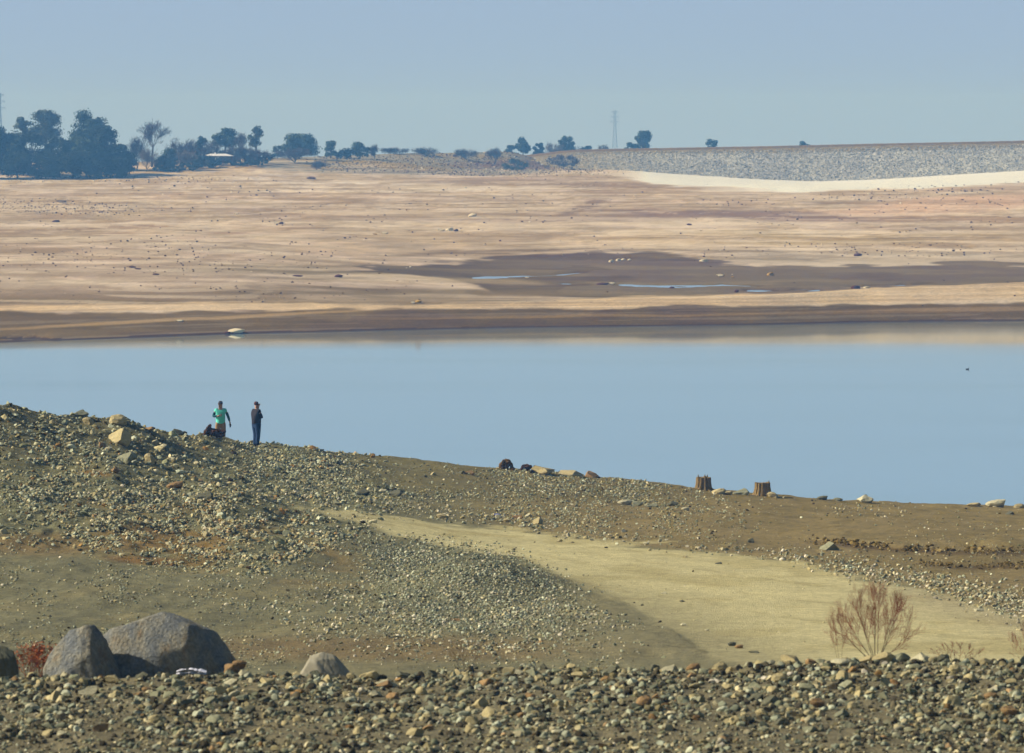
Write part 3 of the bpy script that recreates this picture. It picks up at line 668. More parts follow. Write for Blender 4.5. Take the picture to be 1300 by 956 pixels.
# skyline rocks on the flat track bank hump of the foreground strip
for px_, D, w_, t_, l_, hs in [(1138, 54.3, 30, 'grey', 'rounded brown grey stone right of the bush base', .9), (1104, 54.2, 24, 'tan', 'light tan stone at the base of the bush', .8), (1196, 54.2, 19, 'dark', 'near black stone poking above the rubble right of the bush', 1.2), (1170, 54.0, 26, 'pale', 'pointed pale stone between bush and black stone', 1.),
                             (1068, 53.6, 30, 'pale', 'cream flat stone at the foot of the thin twig', .6), (1031, 54., 16, 'rust', 'orange stone peeking over the rubble left of the twig', 1.), (775, 54, 24, 'dark', 'dark stone on the rubble rim below the grey soil', .9), (852, 54, 20, 'pale', 'pale pointed stone on the rubble rim in mid picture', 1.1), (880, 54, 18, 'rust', 'orange pointed stone on the rubble rim in mid picture', 1.2), (490, 53, 24, 'pale', 'pale stone leading the rubble rim right of the pale boulder', .8)]:
    rock(at(px_, D), w_ * D / F, t_, l_, hsq=hs)
# far shore rocks big enough to point at
FR = [(600, 275, 11, 'pale', 'grey and pale boulder alone on the far flats', .7), (560, 293.5, 10, 'pale', 'pale rock left in the far row of pale stones', .7), (571, 293, 10, 'pale', 'pale rock right in the far row of pale stones', .6), (579, 293.5, 6, 'dark', 'dark rock ending the far row of pale stones', .7), (488, 297, 10, 'pale', 'pale rock on the far tan spit', .6), (476, 298, 6, 'tan', 'tan rock beside the pale rock on the far spit', .6),
      (228, 408, 11, 'pale', 'pale rock on the far mud close to the water, left', .45), (300, 422, 22, 'pale', 'long pale rock lying in the water edge', .42), (289, 423, 8, 'dark', 'dark rock beside the long pale rock in the water edge', .5), (914, 351, 11, 'pale', 'pale rock on the dark mud flat', .6), (930, 352, 5, 'tan', 'small tan rock right of the pale mud flat rock', .6),
      (776, 333, 7, 'pale', 'pale rock leftmost of four on the mud', .7), (785, 331.5, 7, 'pale', 'pale rock second of four on the mud', .7), (791, 330.5, 6, 'pale', 'pale rock third of four on the mud', .7), (799, 330.5, 5, 'pale', 'pale rock last of four on the mud', .7), (893, 332, 11, 'pale', 'flat whitish stone on the grey shore beyond the mud', .4), (669, 353, 6, 'pale', 'pale rock between the blue puddles', .6),
      (777, 360.5, 9, 'pale', 'white tipped rock by the narrow puddle', .5), (765, 361.5, 16, 'dark', 'low dark rock beside the narrow puddle', .3), (853, 366, 7, 'dark', 'dark rock at the rim of the long puddle', .6), (935, 371, 6, 'dark', 'dark stump like rock near the end of the long puddle', 1.), (531, 384.5, 9, 'tan', 'tan rock on the crest of the far sand bank', .8), (524, 385, 6, 'pale', 'pale rock left of the tan sand bank rock', .8),
      (78, 257, 14, 'grey', 'grey boulder in the rocky patch at far left', .5), (300, 272, 7, 'pale', 'white stone alone at the far left flats', .6), (71, 282, 10, 'dark', 'dark flat rock below the far rocky patch', .4), (352, 284, 9, 'pale', 'pale rock beside a dark one on far flats', .6), (357, 284.5, 6, 'dark', 'dark rock beside a pale one on far flats', .7), (875, 286, 7, 'dark', 'dark rock on the tan plain right of centre', .7), (1089, 325, 11, 'dark', 'dark low mound on the right far shore', .6), (978, 350, 9, 'tan', 'tan rock with dark side on the right mud', .7), (1086, 366.5, 12, 'dark', 'dark rock at the point of the sand spit', .5), (1100, 366, 9, 'pale', 'pale rock on the sand spit', .4),
      (168, 340, 10, 'dark', 'dark longest rock among the scattered far stones left', .5), (175, 342, 9, 'dark', 'dark rock touching the longest scattered far stone', .4), (198, 349, 9, 'dark', 'dark flat rock right of the paired far stones', .4), (430, 352, 11, 'dark', 'black rock on the pale far band left of the mud', .6), (378, 351, 14, 'dark', 'dark low ridge rock on the pale far band', .3)]
ROCKFAR = {k: mat_plain('far_stone_' + k, tuple(alb(c, 600.)), .6, .8, 1.15, 0) for k, c in (('pale', (224, 208, 176)), ('dark', (96, 84, 78)), ('tan', (186, 156, 122)), ('grey', (140, 126, 118)))}
far_me = {}
for k, mt in ROCKFAR.items():
    for i in range(3):
        v, f = rock_shape(400 + i, 2, .7, .2, .8, True); me = mesh_np('far_rock', v, f, False); me.materials.append(mt); far_me[k, i] = me
for px_, py_, w_, t_, l_, hs in FR:
    p = hit(px_, py_, 372)
    o = bpy.data.objects.new('rock', far_me[t_, R.randrange(3)]); COL.objects.link(o)
    r = w_ * p.y / F / 2; o.scale = (r, r, r * hs * 1.1); o.location = (p.x, p.y, p.z + r * hs * .35); tag(o, l_, 'rock')

# ------------------------------------------------------------------ tubes, twigs
def tube_mesh(segs, sides=5):
    """segs: (p0, r0, p1, r1) -> arrays"""
    V, Fc = [], []
    for p0, r0, p1, r1 in segs:
        p0 = np.array(p0, float); p1 = np.array(p1, float); d = p1 - p0; l = np.linalg.norm(d)
        if l < 1e-6: continue
        d /= l; a = np.cross(d, [0, 0, 1.]) if abs(d[2]) < .9 else np.cross(d, [1., 0, 0]); a /= np.linalg.norm(a); b = np.cross(d, a)
        n0 = len(V)
        for p, r in ((p0, r0), (p1, r1)):
            for k in range(sides):
                t = 2 * math.pi * k / sides; V.append(p + r * (math.cos(t) * a + math.sin(t) * b))
        for k in range(sides):
            Fc.append((n0 + k, n0 + (k + 1) % sides, n0 + sides + (k + 1) % sides, n0 + sides + k))
    return np.array(V), np.array(Fc)
def branch(segs, tips, p, d, l, r, lev, spread, g, kids=3, up=.15, shrink=.68, bend=.15):
    n = 3; q = np.array(p, float); d = np.array(d, float)
    for i in range(n):
        d = d + g.normal(0, bend, 3) + np.array([0, 0, up * .3]); d /= np.linalg.norm(d)
        q2 = q + d * l / n; r2 = r * (1 - .22 * (i + 1) / n * 1.4)
        segs.append((q, r * (1 - .3 * i / n), q2, r2)); q = q2
        if lev > 0 and i < n - 1 and g.random() < .75:
            s = g.normal(0, 1, 3); s -= s @ d * d; s /= np.linalg.norm(s)
            branch(segs, tips, q, d * math.cos(spread) + s * math.sin(spread), l * shrink * g.uniform(.7, 1), r * .5, lev - 1, spread, g, kids, up, shrink, bend)
    if lev > 0:
        for k in range(kids):
            s = g.normal(0, 1, 3); s -= s @ d * d; s /= np.linalg.norm(s); a = spread * g.uniform(.4, 1.1)
            branch(segs, tips, q, d * math.cos(a) + s * math.sin(a), l * shrink * g.uniform(.75, 1.1), r * .6, lev - 1, spread, g, kids, up, shrink, bend)
    else: tips.append(q)

m_bark = mat_plain('bark', (.075, .062, .052), 3, .7, 1.3, 0)
m_barepale = mat_plain('bare_twig_bark', (.17, .135, .12), 3, .7, 1.3, 0)
LEAF = [mat_plain('foliage_dark', (.022, .036, .016), .5, .55, 1.7, 0), mat_plain('foliage_olive', (.07, .085, .045), .5, .6, 1.6, 0), mat_plain('foliage_green', (.045, .07, .036), .5, .6, 1.6, 0)]
TWIGS = [mat_plain('twig_crown_brown', (.09, .068, .062), .5, .7, 1.4, 0), mat_plain('twig_crown_pale', (.19, .155, .13), .5, .7, 1.3, 0)]
def tree(px_, D, top, wpx, kind, label, mat, group='trees along the far shore', name='tree', n=2600, low=.25, seed=None, dens=1.):
    """leafy crown: clumps of leaf-sized faces around real limbs"""
    g = np.random.default_rng(abs(int(px_ * 7 + top)) if seed is None else seed)
    base = at(px_, D); s = D / F; ztop = H - (top - YH) * s
    h = ztop - base.z; w = wpx * s
    root = empty(name, base); tag(root, label, name.replace('_', ' '), group)
    segs = []; tips = []
    cz0 = h * low
    th = h * (low + .22)
    segs.append(((0, 0, -.3), .035 * h + .05, (0, 0, th * .6), .026 * h)); segs.append(((0, 0, th * .6), .026 * h, (w * .02, 0, th), .02 * h))
    clumps = []
    nC = int(16 + w * 2.2) if kind != 'bush' else int(12 + w * 2.)
    for i in range(nC):
        t = g.uniform(0, 1); a = g.uniform(0, 2 * math.pi)
        zz = cz0 + (h - cz0) * (.12 + .76 * t)
        rr = w / 2 * math.sqrt(max(.05, 1 - (abs(t - .38) / .68) ** 2)) * g.uniform(.35, .8)
        c = np.array([rr * math.cos(a), rr * math.sin(a) * .9, zz])
        cr = g.uniform(.13, .22) * min(w, h * 1.4)
        c[2] = min(c[2], h - cr * .75)
        clumps.append((c, cr)); segs.append(((w * .02, 0, th), .014 * h, tuple(c), .004 * h))
    v, f = tube_mesh(segs, 6); link('trunk', mesh_np('trunk', v, f), m_bark, root)
    N = int(n * dens * 2.6)
    ci = g.integers(0, nC, N); cc = np.array([clumps[i][0] for i in ci]); cr = np.array([clumps[i][1] for i in ci])
    d = g.normal(size=(N, 3)); d /= np.linalg.norm(d, axis=1)[:, None]
    pos = cc + d * (cr * g.random(N) ** .45 * np.where(g.random(N) < .16, g.uniform(1., 1.45, N), 1.))[:, None] * np.array([1, 1, .72])
    pos[:, 2] = np.clip(pos[:, 2], .1, h)
    sz = g.uniform(.09, .25, N) * (1 if h > 6 else .75)
    nn = d + g.normal(0, .6, (N, 3)); nn /= np.linalg.norm(nn, axis=1)[:, None]
    a = np.cross(nn, g.normal(size=(N, 3))); a /= np.linalg.norm(a, axis=1)[:, None]; b = np.cross(nn, a)
    k = np.array([(-1, -.6), (1, -.6), (.7, .8), (-.8, .7)])
    V = (pos[:, None] + a[:, None] * (k[None, :, :1] * sz[:, None, None]) + b[:, None] * (k[None, :, 1:] * sz[:, None, None])).reshape(-1, 3)
    link('crown', mesh_np('crown', V, np.arange(N * 4).reshape(N, 4), False), mat, root)
    return root
def bare_tree(px_, D, top, wpx, label, mat, lev=4, trunk=.3, name='bare_tree', spread=.5, kids=3, group='leafless trees along the far shore', seed=None, thick=1.):
    g = np.random.default_rng(abs(int(px_ * 5 + top)) if seed is None else seed)
    base = at(px_, D); s = D / F; h = H - (top - YH) * s - base.z; w = wpx * s
    root = empty(name, base); tag(root, label, name.replace('_', ' '), group)
    ts = [((0, 0, -.2), .03 * h, (0, 0, h * trunk * .5), .024 * h), ((0, 0, h * trunk * .5), .024 * h, (.02 * h, 0, h * trunk), .02 * h)]
    segs, tips = [], []
    nb = 5
    for i in range(nb):
        a = 2 * math.pi * i / nb + g.uniform(-.4, .4); t = g.uniform(.3, .75)
        branch(segs, tips, (.02 * h, 0, h * trunk), (math.cos(a) * math.sin(t), math.sin(a) * math.sin(t), math.cos(t)), h * .3, .012 * h, lev, spread, g, kids, .2, .7)
    V, Fc = tube_mesh(segs, 3)
    # fit limbs to the crown outline
    V0 = np.array([.02 * h, 0, h * trunk]); q = V - V0
    q[:, 2] *= (h - h * trunk) / max(q[:, 2].max(), .1)
    rr = np.quantile(np.abs(q[:, 0]), .985); q[:, :2] *= (w / 2) / max(rr, .1)
    V = q + V0; V[:, 2] = np.maximum(V[:, 2], .05)
    nS = int((700 + 150 * w) * thick); ti = g.integers(0, len(V), nS); P0 = V[ti] + g.normal(0, .25, (nS, 3)); P0[:, 2] = np.clip(P0[:, 2], .05, h)
    dd = P0 - np.array([0, 0, h * trunk * .6]); dd /= np.linalg.norm(dd, axis=1)[:, None] + 1e-6; dd += g.normal(0, .5, (nS, 3)); dd /= np.linalg.norm(dd, axis=1)[:, None]
    aa = np.cross(dd, g.normal(size=(nS, 3))); aa /= np.linalg.norm(aa, axis=1)[:, None]; Ls = g.uniform(.3, .8, nS)[:, None]; ww = g.uniform(.02, .06, nS)[:, None]
    SV = np.stack([P0 - aa * ww, P0 + aa * ww, P0 + dd * Ls + aa * ww * .3, P0 + dd * Ls - aa * ww * .3], 1).reshape(-1, 3)
    Fc = np.concatenate([Fc, np.arange(nS * 4).reshape(nS, 4) + len(V)]); V = np.concatenate([V, SV])
    v, f = tube_mesh(ts, 6); link('trunk', mesh_np('trunk', v, f), m_bark, root)
    link('crown', mesh_np('crown', V, Fc, False), mat, root)
    return root
L0, L1, L2 = LEAF
T0, T1 = TWIGS
# the dark grove at the left
tree(-42, 925, 152, 70, 'tree', 'dark dense oak mostly cut by the left picture edge', L0, n=3600, low=.02)
tree(2, 918, 156, 56, 'tree', 'dark dense oak at the left end of the far grove', L0, n=3600, low=.02)
tree(30, 955, 146, 26, 'tree', 'thin topped tree rising left behind the dark grove', L1, n=900, low=.45)
tree(58, 960, 138, 50, 'tree', 'tall loose crowned tree behind the dark grove, left of the tallest', L1, n=2600, low=.35)
tree(36, 912, 166, 52, 'tree', 'low dark round oak in front of the loose crowned tree', L0, n=3000, low=.02)
tree(113, 930, 137, 64, 'tree', 'tallest broad oak of the grove at the left', L2, n=5200, low=.12)
tree(75, 908, 171, 52, 'tree', 'dark bushy oak in front between the two tall trees', L0, n=3000, low=.02)
tree(110, 905, 174, 50, 'tree', 'dark bushy oak at the foot of the tallest oak', L2, n=3000, low=.02)
tree(136, 912, 156, 38, 'tree', 'dark oak leaning on the right flank of the tallest oak', L0, n=2400, low=.05)
tree(149, 908, 180, 36, 'tree', 'low dark oak sloping down at the right end of the grove', L0, n=2000, low=.02)
tree(164, 915, 192, 28, 'bush', 'dark bush at the very right end of the grove', L0, n=1100, low=.02, name='shrub', group='shrubs along the far shore')
for q, (a_, t_, w_, l_) in enumerate([(-20, 190, 60, 'low dark thicket at the left picture edge under the grove'), (22, 192, 52, 'low dark thicket under the loose topped tree'), (58, 194, 50, 'low dark thicket below the gap between the two tall trees'), (92, 193, 50, 'low dark thicket under the left side of the tallest oak'), (126, 195, 46, 'low dark thicket under the right side of the tallest oak'), (152, 199, 36, 'low dark thicket ending the grove at the right')]):
    tree(a_, 903, t_, w_, 'bush', l_, L0, n=1500, low=0, name='shrub', group='shrubs along the far shore')
tree(284, 955, 191, 60, 'bush', 'dark hedge like scrub added behind the white roof to darken the gap under it', L0, n=2200, low=0, name='shrub', group='shrubs along the far shore')  # scrub added so the gap under the roof reads dark
tree(240, 960, 186, 60, 'bush', 'dark scrub filling the space left of the white roof', L0, n=1800, low=0, name='shrub', group='shrubs along the far shore')
tree(330, 965, 192, 50, 'bush', 'dark scrub behind the foot of the sparse tall tree', L0, n=1400, low=0, name='shrub', group='shrubs along the far shore')
bare_tree(193, 945, 153, 38, 'tall leafless tree with slender trunk right of the dark grove', T0, 4, .42)
bare_tree(174, 930, 174, 27, 'round leafless bush tree touching the grove', T0, 4, .12, name='bare_shrub', group='leafless shrubs along the far shore')
bare_tree(186, 925, 190, 26, 'pale leafless bush under the tall slender trunk', T1, 4, .08, name='bare_shrub', group='leafless shrubs along the far shore')
tree(211, 930, 187, 34, 'bush', 'dark green bush right of the tall leafless tree', L2, n=1500, low=.02, name='shrub', group='shrubs along the far shore')
bare_tree(229, 950, 174, 38, 'leafless dome shaped tree right of the dark green bush', T0, 4, .12)
tree(255, 955, 168, 17, 'tree', 'small dark pointed tree between leafless ones', L2, n=800, low=.2)
bare_tree(235, 928, 190, 26, 'pale dry bush below the dome shaped leafless tree', T1, 4, .06, name='bare_shrub', group='leafless shrubs along the far shore')
bare_tree(266, 950, 177, 36, 'purplish leafless tree above the white roof', T0, 4, .12)
tree(258, 935, 197, 44, 'bush', 'low dark scrub running in under the white roof', L0, n=1500, low=.0, name='shrub', group='shrubs along the far shore')
tree(286, 965, 162, 36, 'tree', 'flat topped green tree above the white roof', L2, n=1700, low=.45)
bare_tree(305, 960, 169, 14, 'thin leafless sapling right of the flat topped tree', T0, 3, .4)
bare_tree(300, 945, 182, 34, 'leafless bush right behind the white roof', T0, 4, .06, name='bare_shrub', group='leafless shrubs along the far shore')
tree(325, 958, 155, 25, 'tree', 'sparse tall tree with visible trunk right of the white roof', L1, n=480, low=.35)
bare_tree(318, 945, 188, 44, 'wide purplish leafless bush at the foot of the sparse tall tree', T0, 4, .05, name='bare_shrub', group='leafless shrubs along the far shore')
tree(312, 938, 203, 76, 'bush', 'long low dark bush on the shore right of the white roof', L0, n=1500, low=0, name='shrub', group='shrubs along the far shore')
tree(222, 925, 206, 70, 'bush', 'long low dark bush on the shore left of the white roof', L0, n=1500, low=0, name='shrub', group='shrubs along the far shore')
tree(352, 1000, 184, 16, 'bush', 'small green bush between sparse tree and umbrella shaped tree', L2, n=500, low=.1, name='shrub', group='shrubs along the far shore')
tree(380, 1005, 169, 54, 'tree', 'wide umbrella shaped green tree alone on the rise', L2, n=3000, low=.12)
bare_tree(374, 975, 188, 46, 'low leafless bush in front of the umbrella shaped tree', T0, 4, .05, name='bare_shrub', group='leafless shrubs along the far shore')
tree(420, 1020, 177, 20, 'tree', 'small dark tree leading the short hedge right of the umbrella tree', L2, n=1100, low=.05)
tree(438, 1020, 187, 30, 'bush', 'low dark bush in the middle of the short hedge', L0, n=900, low=0, name='shrub', group='shrubs along the far shore')
tree(457, 1020, 179, 26, 'tree', 'rounded dark tree ending the short hedge', L2, n=1200, low=.05)
bare_tree(475, 1022, 185, 12, 'thin leafless shrub right of the short hedge', T0, 3, .1, name='bare_shrub', group='leafless shrubs along the far shore')
for q, (a_, t_, w_) in enumerate([(502, 189, 34), (541, 188.5, 30), (592, 189, 26), (628, 188, 24)]):
    bare_tree(a_, 1060, t_, w_, ['low hazy scrub leftmost on the bare rim', 'low hazy scrub second on the bare rim', 'low hazy scrub third on the bare rim', 'low hazy scrub nearest the dam on the bare rim'][q], T0, 4, .03, name='bare_shrub', group='low scrub on the far rim', seed=70 + q)
for a_, t_, w_, m_, l_ in [(648, 184, 18, L0, 'low dark bush left of the small pointed dam trees'), (664, 173, 20, L2, 'small pointed dark tree behind the left end of the dam'), (684, 180, 17, L0, 'round dark bush behind the dam right of the pointed tree'), (719, 171, 25, L2, 'taller ragged tree behind the dam left of the pylon'), (744, 184, 20, L0, 'low dark bush left of the pylon foot'), (802, 179, 22, L2, 'low rounded tree at the left side of the tallest dam tree'), (817, 163, 28, L2, 'tallest rounded tree behind the dam right of the pylon'), (905, 174, 20, L2, 'small tree with thin trunk behind the middle of the dam'), (1018, 177, 15, L2, 'small rounded treetop behind the right part of the dam'), (1027, 180, 10, L0, 'tiny treetop touching the rounded one behind the dam')]:
    tree(a_, 1180, t_, w_, 'tree', l_, m_, n=int(500 + 60 * w_), low=.35 if a_ > 1000 or a_ == 905 else .3, group='trees behind the dam')
for a_, t_, w_, l_ in [(702, 181, 22, 'pale leafless bush behind the dam between dark trees'), (765, 183, 24, 'leafless brownish bush at the pylon foot'), (732, 186, 20, 'low leafless bush behind the dam left of the pylon')]:
    bare_tree(a_, 1175, t_, w_, l_, T1 if a_ == 702 else T0, 4, .3, name='bare_shrub', group='leafless shrubs behind the dam')
bare_tree(395, 905, 227, 14, 'small reddish bush alone on the bright far sand', mat_plain('red_twigs', (.26, .12, .08), 1, .8, 1.2, 0), 4, .03, name='bare_shrub', group='leafless shrubs along the far shore')
bare_tree(404, 945, 206, 16, 'leaning dry shrub on the eroded bank edge', T0, 3, .05, name='bare_shrub', group='leafless shrubs along the far shore')
tree(655, 1040, 201, 42, 'bush', 'dark low scrub patch on the slope below the dam end', L1, n=600, low=0, name='shrub', group='scrub on the dam slope')
tree(715, 1070, 196, 64, 'bush', 'widest brown scrub patch at the left end of the dam face', T0, n=900, low=0, name='shrub', group='scrub on the dam slope')

# ------------------------------------------------------------------ shelter with the white roof
D = 940; s = D / F
b0 = at(277, D); zr = H - (197 - YH) * s
sh = empty('shelter', (b0.x, D, b0.z)); tag(sh, 'open shelter with long white roof among the far trees', 'shelter')
w, hh = 19.5 * s, zr - b0.z
m_white = mat_plain('white_metal_roof', (.8, .8, .78), 1, .95, 1.03, 0, rough=.5)
V = [(-w, -2, hh - .15), (w, -2, hh - .15), (w, 2, hh - .15), (-w, 2, hh - .15), (-w * .5, 0, hh + .35), (w * .5, 0, hh + .35), (-w, -2, hh - .22), (w, -2, hh - .22), (w, 2, hh - .22), (-w, 2, hh - .22)]
bm = bmesh.new(); vs = [bm.verts.new(v) for v in V]
for f in [(0, 1, 5, 4), (1, 2, 5), (2, 3, 4, 5), (3, 0, 4), (6, 7, 1, 0), (7, 8, 2, 1), (8, 9, 3, 2), (9, 6, 0, 3), (9, 8, 7, 6)]: bm.faces.new([vs[i] for i in f])
bmesh.ops.create_icosphere(bm, subdivisions=1, radius=.28, matrix=Matrix.Translation((-w * .2, 0, hh + .4)))
me = bpy.data.meshes.new('roof'); bm.to_mesh(me); bm.free(); link('roof', me, m_white, sh)
m_post = mat_plain('rusty_post', (.12, .06, .04), 2, .8, 1.2, 0)
for ix in (-.92, -.3, .3, .92):
    for iy in (-1.8, 1.8):
        v, f = tube_mesh([((ix * w, iy, -.2), .08, (ix * w, iy, hh - .5), .08)], 6); link('post', mesh_np('post', v, f), m_post, sh)

# ------------------------------------------------------------------ the dam
jd = np.where((PX >= 640) & (PX <= 1560))[0]
xd = PX[jd]; nd = len(jd)
dam = empty('dam', at(1000, 1122)); tag(dam, 'long grey rockfill dam closing the far shore at the right', 'dam')
prof = []
zb_ = zy(yb[jd], Db[jd]); zc_ = zcr[jd]
fade = sst(640, 740, xd)
NT = 46
for i in range(NT):
    t = i / (NT - 1)
    Dd = (Db[jd] + 2) + (1117 - Db[jd] - 2) * t
    zz = zb_ - .45 + (zc_ - zb_ + .05) * t + (fbm(xd / 3., t * 14 + xd * 0, 2, 3) - .5) * .5 * (t < .97)
    zz = zz - (1 - fade) * 1.6
    prof.append((Dd, zz))
VV = np.array([np.stack([(xd - CX) / F * d, d, z], -1) for d, z in prof]).reshape(-1, 3)
ii = np.arange(NT * nd).reshape(NT, nd)
FF = np.stack([ii[:-1, :-1], ii[:-1, 1:], ii[1:, 1:], ii[1:, :-1]], -1).reshape(-1, 4)
off = np.array(dam.location)
cl = np.zeros((NT, nd, 3)); 
for i in range(NT):
    t = i / (NT - 1); m1 = np.clip(fbm(xd / 26, np.full(nd, t * 2.2), 4, 4) * 2.2 - .6, 0, 1)[:, None]
    a = alb((172, 174, 174), np.full(nd, 1100.)); b = alb((192, 192, 184), np.full(nd, 1100.)); c = alb((140, 138, 138), np.full(nd, 1100.))
    k = a * (1 - m1) + b * m1; q_ = (1 - sst(680, 900, xd))[:, None]; k = k * (1 - q_) + alb((156, 150, 142), np.full(nd, 1100.)) * q_
    if t > .8: k = k * (1 - sst(.8, .9, t)) + c * sst(.8, .9, t)
    cl[i] = k
m_dam = mat_attr('rockfill', [(.5, .75, 1.3, None), (1.6, .7, 1.35, None)], .8, .4)
face = link('upstream_face', mesh_np('upstream_face', VV - off, FF, True, cl.reshape(-1, 3)), m_dam, dam)
top = []
for d, dz in ((1117, 0), (1117.4, .55), (1118, .62), (1119, .5), (1126, .45), (1128, .3), (1150, -12)):
    top.append(np.stack([(xd - CX) / F * d, np.full(nd, d), zc_ - .5 + .1 + dz - (1 - fade) * 1.6 + (fbm(xd / 2., np.full(nd, d), 3, 2) - .5) * .12], -1))
VV = np.array(top).reshape(-1, 3); ii = np.arange(len(top) * nd).reshape(len(top), nd)
FF = np.stack([ii[:-1, :-1], ii[:-1, 1:], ii[1:, 1:], ii[1:, :-1]], -1).reshape(-1, 4)
link('crest_road', mesh_np('crest_road', VV - off, FF, False), mat_plain('crest_gravel', tuple(alb((150, 136, 128), 1100.)), .5, .8, 1.15, 0), dam)
# riprap as one mass of stones on the face
NRP = 24000
pr = [rock_shape(700 + i, 1, .6, .2, .8) for i in range(10)]; PV = np.array([p[0] for p in pr]); F0 = pr[0][1]
cj = NR.integers(16, nd - 1, NRP); cj = np.where(NR.random(NRP) > sst(650, 860, xd[cj]) * .85 + .15, NR.integers(nd // 3, nd - 1, NRP), cj); tt = NR.random(NRP) * .93
Dn = (Db[jd][cj] + 2) + (1117 - Db[jd][cj] - 2) * tt; zn_ = zb_[cj] - .45 + (zc_[cj] - zb_[cj] + .05) * tt - (1 - fade[cj]) * 1.6
xn = (xd[cj] + NR.uniform(-1.2, 1.2, NRP) - CX) / F * Dn; rr = (.10 + .24 * NR.random(NRP) ** 2.5)
pv = PV[NR.integers(0, 10, NRP)] * rr[:, None, None]; an = NR.random(NRP) * 6.28; ca, sa = np.cos(an)[:, None], np.sin(an)[:, None]
Vv = np.stack([pv[:, :, 0] * ca - pv[:, :, 1] * sa + xn[:, None], pv[:, :, 0] * sa + pv[:, :, 1] * ca + Dn[:, None], pv[:, :, 2] + zn_[:, None] + .12], -1).reshape(-1, 3) - off
rc = np.array([(192, 190, 182), (176, 176, 170), (160, 161, 162), (210, 205, 192), (138, 138, 142)], float)[NR.choice(5, NRP, p=[.3, .3, .2, .1, .1])]
cc = np.repeat(alb(rc, np.full(NRP, 1100.)), PV.shape[1], 0)
o = link('riprap', mesh_np('riprap', Vv, (F0[None] + (np.arange(NRP) * PV.shape[1])[:, None, None]).reshape(-1, 3), False, cc), m_stone_mass, dam)
tag(o, 'grey riprap stones covering the dam face', kind='stuff')

# ------------------------------------------------------------------ pylons
m_steel = mat_plain('galvanised_steel', (.16, .17, .16), 1, .9, 1.1, 0, rough=.6)
def pylon(px_, D, top, label):
    base = at(px_, D); s = D / F; h = H - (top - YH) * s - base.z
    root = empty('pylon', base); tag(root, label, 'pylon', 'power line pylons beyond the dam')
    segs = []; w0, w1 = 2.2, .55
    def c(t, i):
        w = w0 + (w1 - w0) * min(1, t * 1.25); return ((w if i in (1, 2) else -w), (w if i in (2, 3) else -w), t * h)
    N = 14
    for k in range(N):
        a, b = k / N, (k + 1) / N
        for i in range(4):
            j = (i + 1) % 4
            segs += [(c(a, i), .09, c(b, i), .09), (c(a, i), .05, c(b, j), .05), (c(a, j), .05, c(b, i), .05), (c(b, i), .045, c(b, j), .045)]
    v, f = tube_mesh(segs, 4); link('tower_frame', mesh_np('tower_frame', v, f, False), m_steel, root)
    for t, l in ((.82, 2.6), (.9, 2.3), (.98, 1.9)):
        z = t * h; sg = []
        for sx in (-1, 1):
            sg += [((sx * .5, -.4, z), .09, (sx * l, 0, z + .1), .06), ((sx * .5, .4, z), .09, (sx * l, 0, z + .1), .06), ((sx * .5, 0, z - 1.1), .07, (sx * l, 0, z + .1), .06), ((sx * l, 0, z + .1), .07, (sx * l, 0, z - .9), .07)]
        v, f = tube_mesh(sg, 4); link('crossarm', mesh_np('crossarm', v, f, False), m_steel, root)
pylon(780.5, 2300, 140, 'slim lattice pylon rising behind the left end of the dam')
pylon(-1, 1700, 118, 'lattice pylon just at the left picture edge above the grove')

# ------------------------------------------------------------------ stumps, roots, driftwood
m_wood = mat_plain('old_sawn_wood', tuple(alb((140, 120, 88), 190.)), 9, .6, 1.3, .8, .05)
m_dwood = mat_plain('dark_driftwood', tuple(alb((78, 64, 50), 180.)), 9, .5, 1.5, .8, .04)
def stump(px_, wpx, hpx, label, seed, mat=m_wood, spikes=2):
    g = np.random.default_rng(seed); p = hit(px_, float(np.interp(px_, CRX, CRY)) + 2.5, 62); s = p.y / F; r = wpx * s / 2; h = hpx * s
    n, m = 72, 14; V = []
    a0 = g.uniform(0, 6.28, 4); topj = np.repeat(g.uniform(-.05, .05, n // 6), 6)
    for i in range(m + 2):
        t = min(i / (m - 1), 1)
        for k in range(n):
            a = 2 * math.pi * k / n
            rad_ = r * (.80 + .34 * (1 - t) ** 2.2 * (1 + .35 * math.cos(4 * a + a0[0]))) * (1 + .05 * math.cos(13 * a + a0[1]) + .05 * abs(math.sin(9 * a + a0[2])) + .02 * math.cos(31 * a))
            z = t * h + (topj[k] * h if i >= m - 1 else 0)
            if i == m: rad_ *= .8; z -= .02
            if i == m + 1: rad_ *= .12; z -= .06
            V.append((rad_ * math.cos(a), rad_ * math.sin(a), z - .12 * (1 - t)))
    Fc = [(i * n + k, i * n + (k + 1) % n, (i + 1) * n + (k + 1) % n, (i + 1) * n + k) for i in range(m + 1) for k in range(n)]
    root = empty('tree_stump', p); tag(root, label, 'tree stump', 'tree stumps on the bank')
    link('trunk', mesh_np('trunk', np.array(V), np.array(Fc), False), mat, root)
    sg = []
    for k in range(spikes):
        a = g.uniform(0, 6.28); q = (r * .7 * math.cos(a), r * .7 * math.sin(a))
        sg.append(((q[0], q[1], h * .9), .05, (q[0] * 1.02, q[1], h * 1.18), .015))
    if sg:
        v, f = tube_mesh(sg, 5); link('splinter', mesh_np('splinter', v, f, False), mat, root)
    v, f = tube_mesh([((r * .5 * math.cos(a), r * .5 * math.sin(a), .12), .16, (r * 1.35 * math.cos(a), r * 1.35 * math.sin(a), -.08), .05) for a in (.3, 1.7, 2.9, 4.1, 5.3)], 7)
    link('root', mesh_np('root', v, f, True), mat, root)
stump(893, 22, 16, 'ridged old stump on the skyline, left of the two, mostly dark', 1, spikes=3)
stump(968, 23, 16.5, 'ridged old stump on the skyline, right of the two, paler', 2, spikes=1)
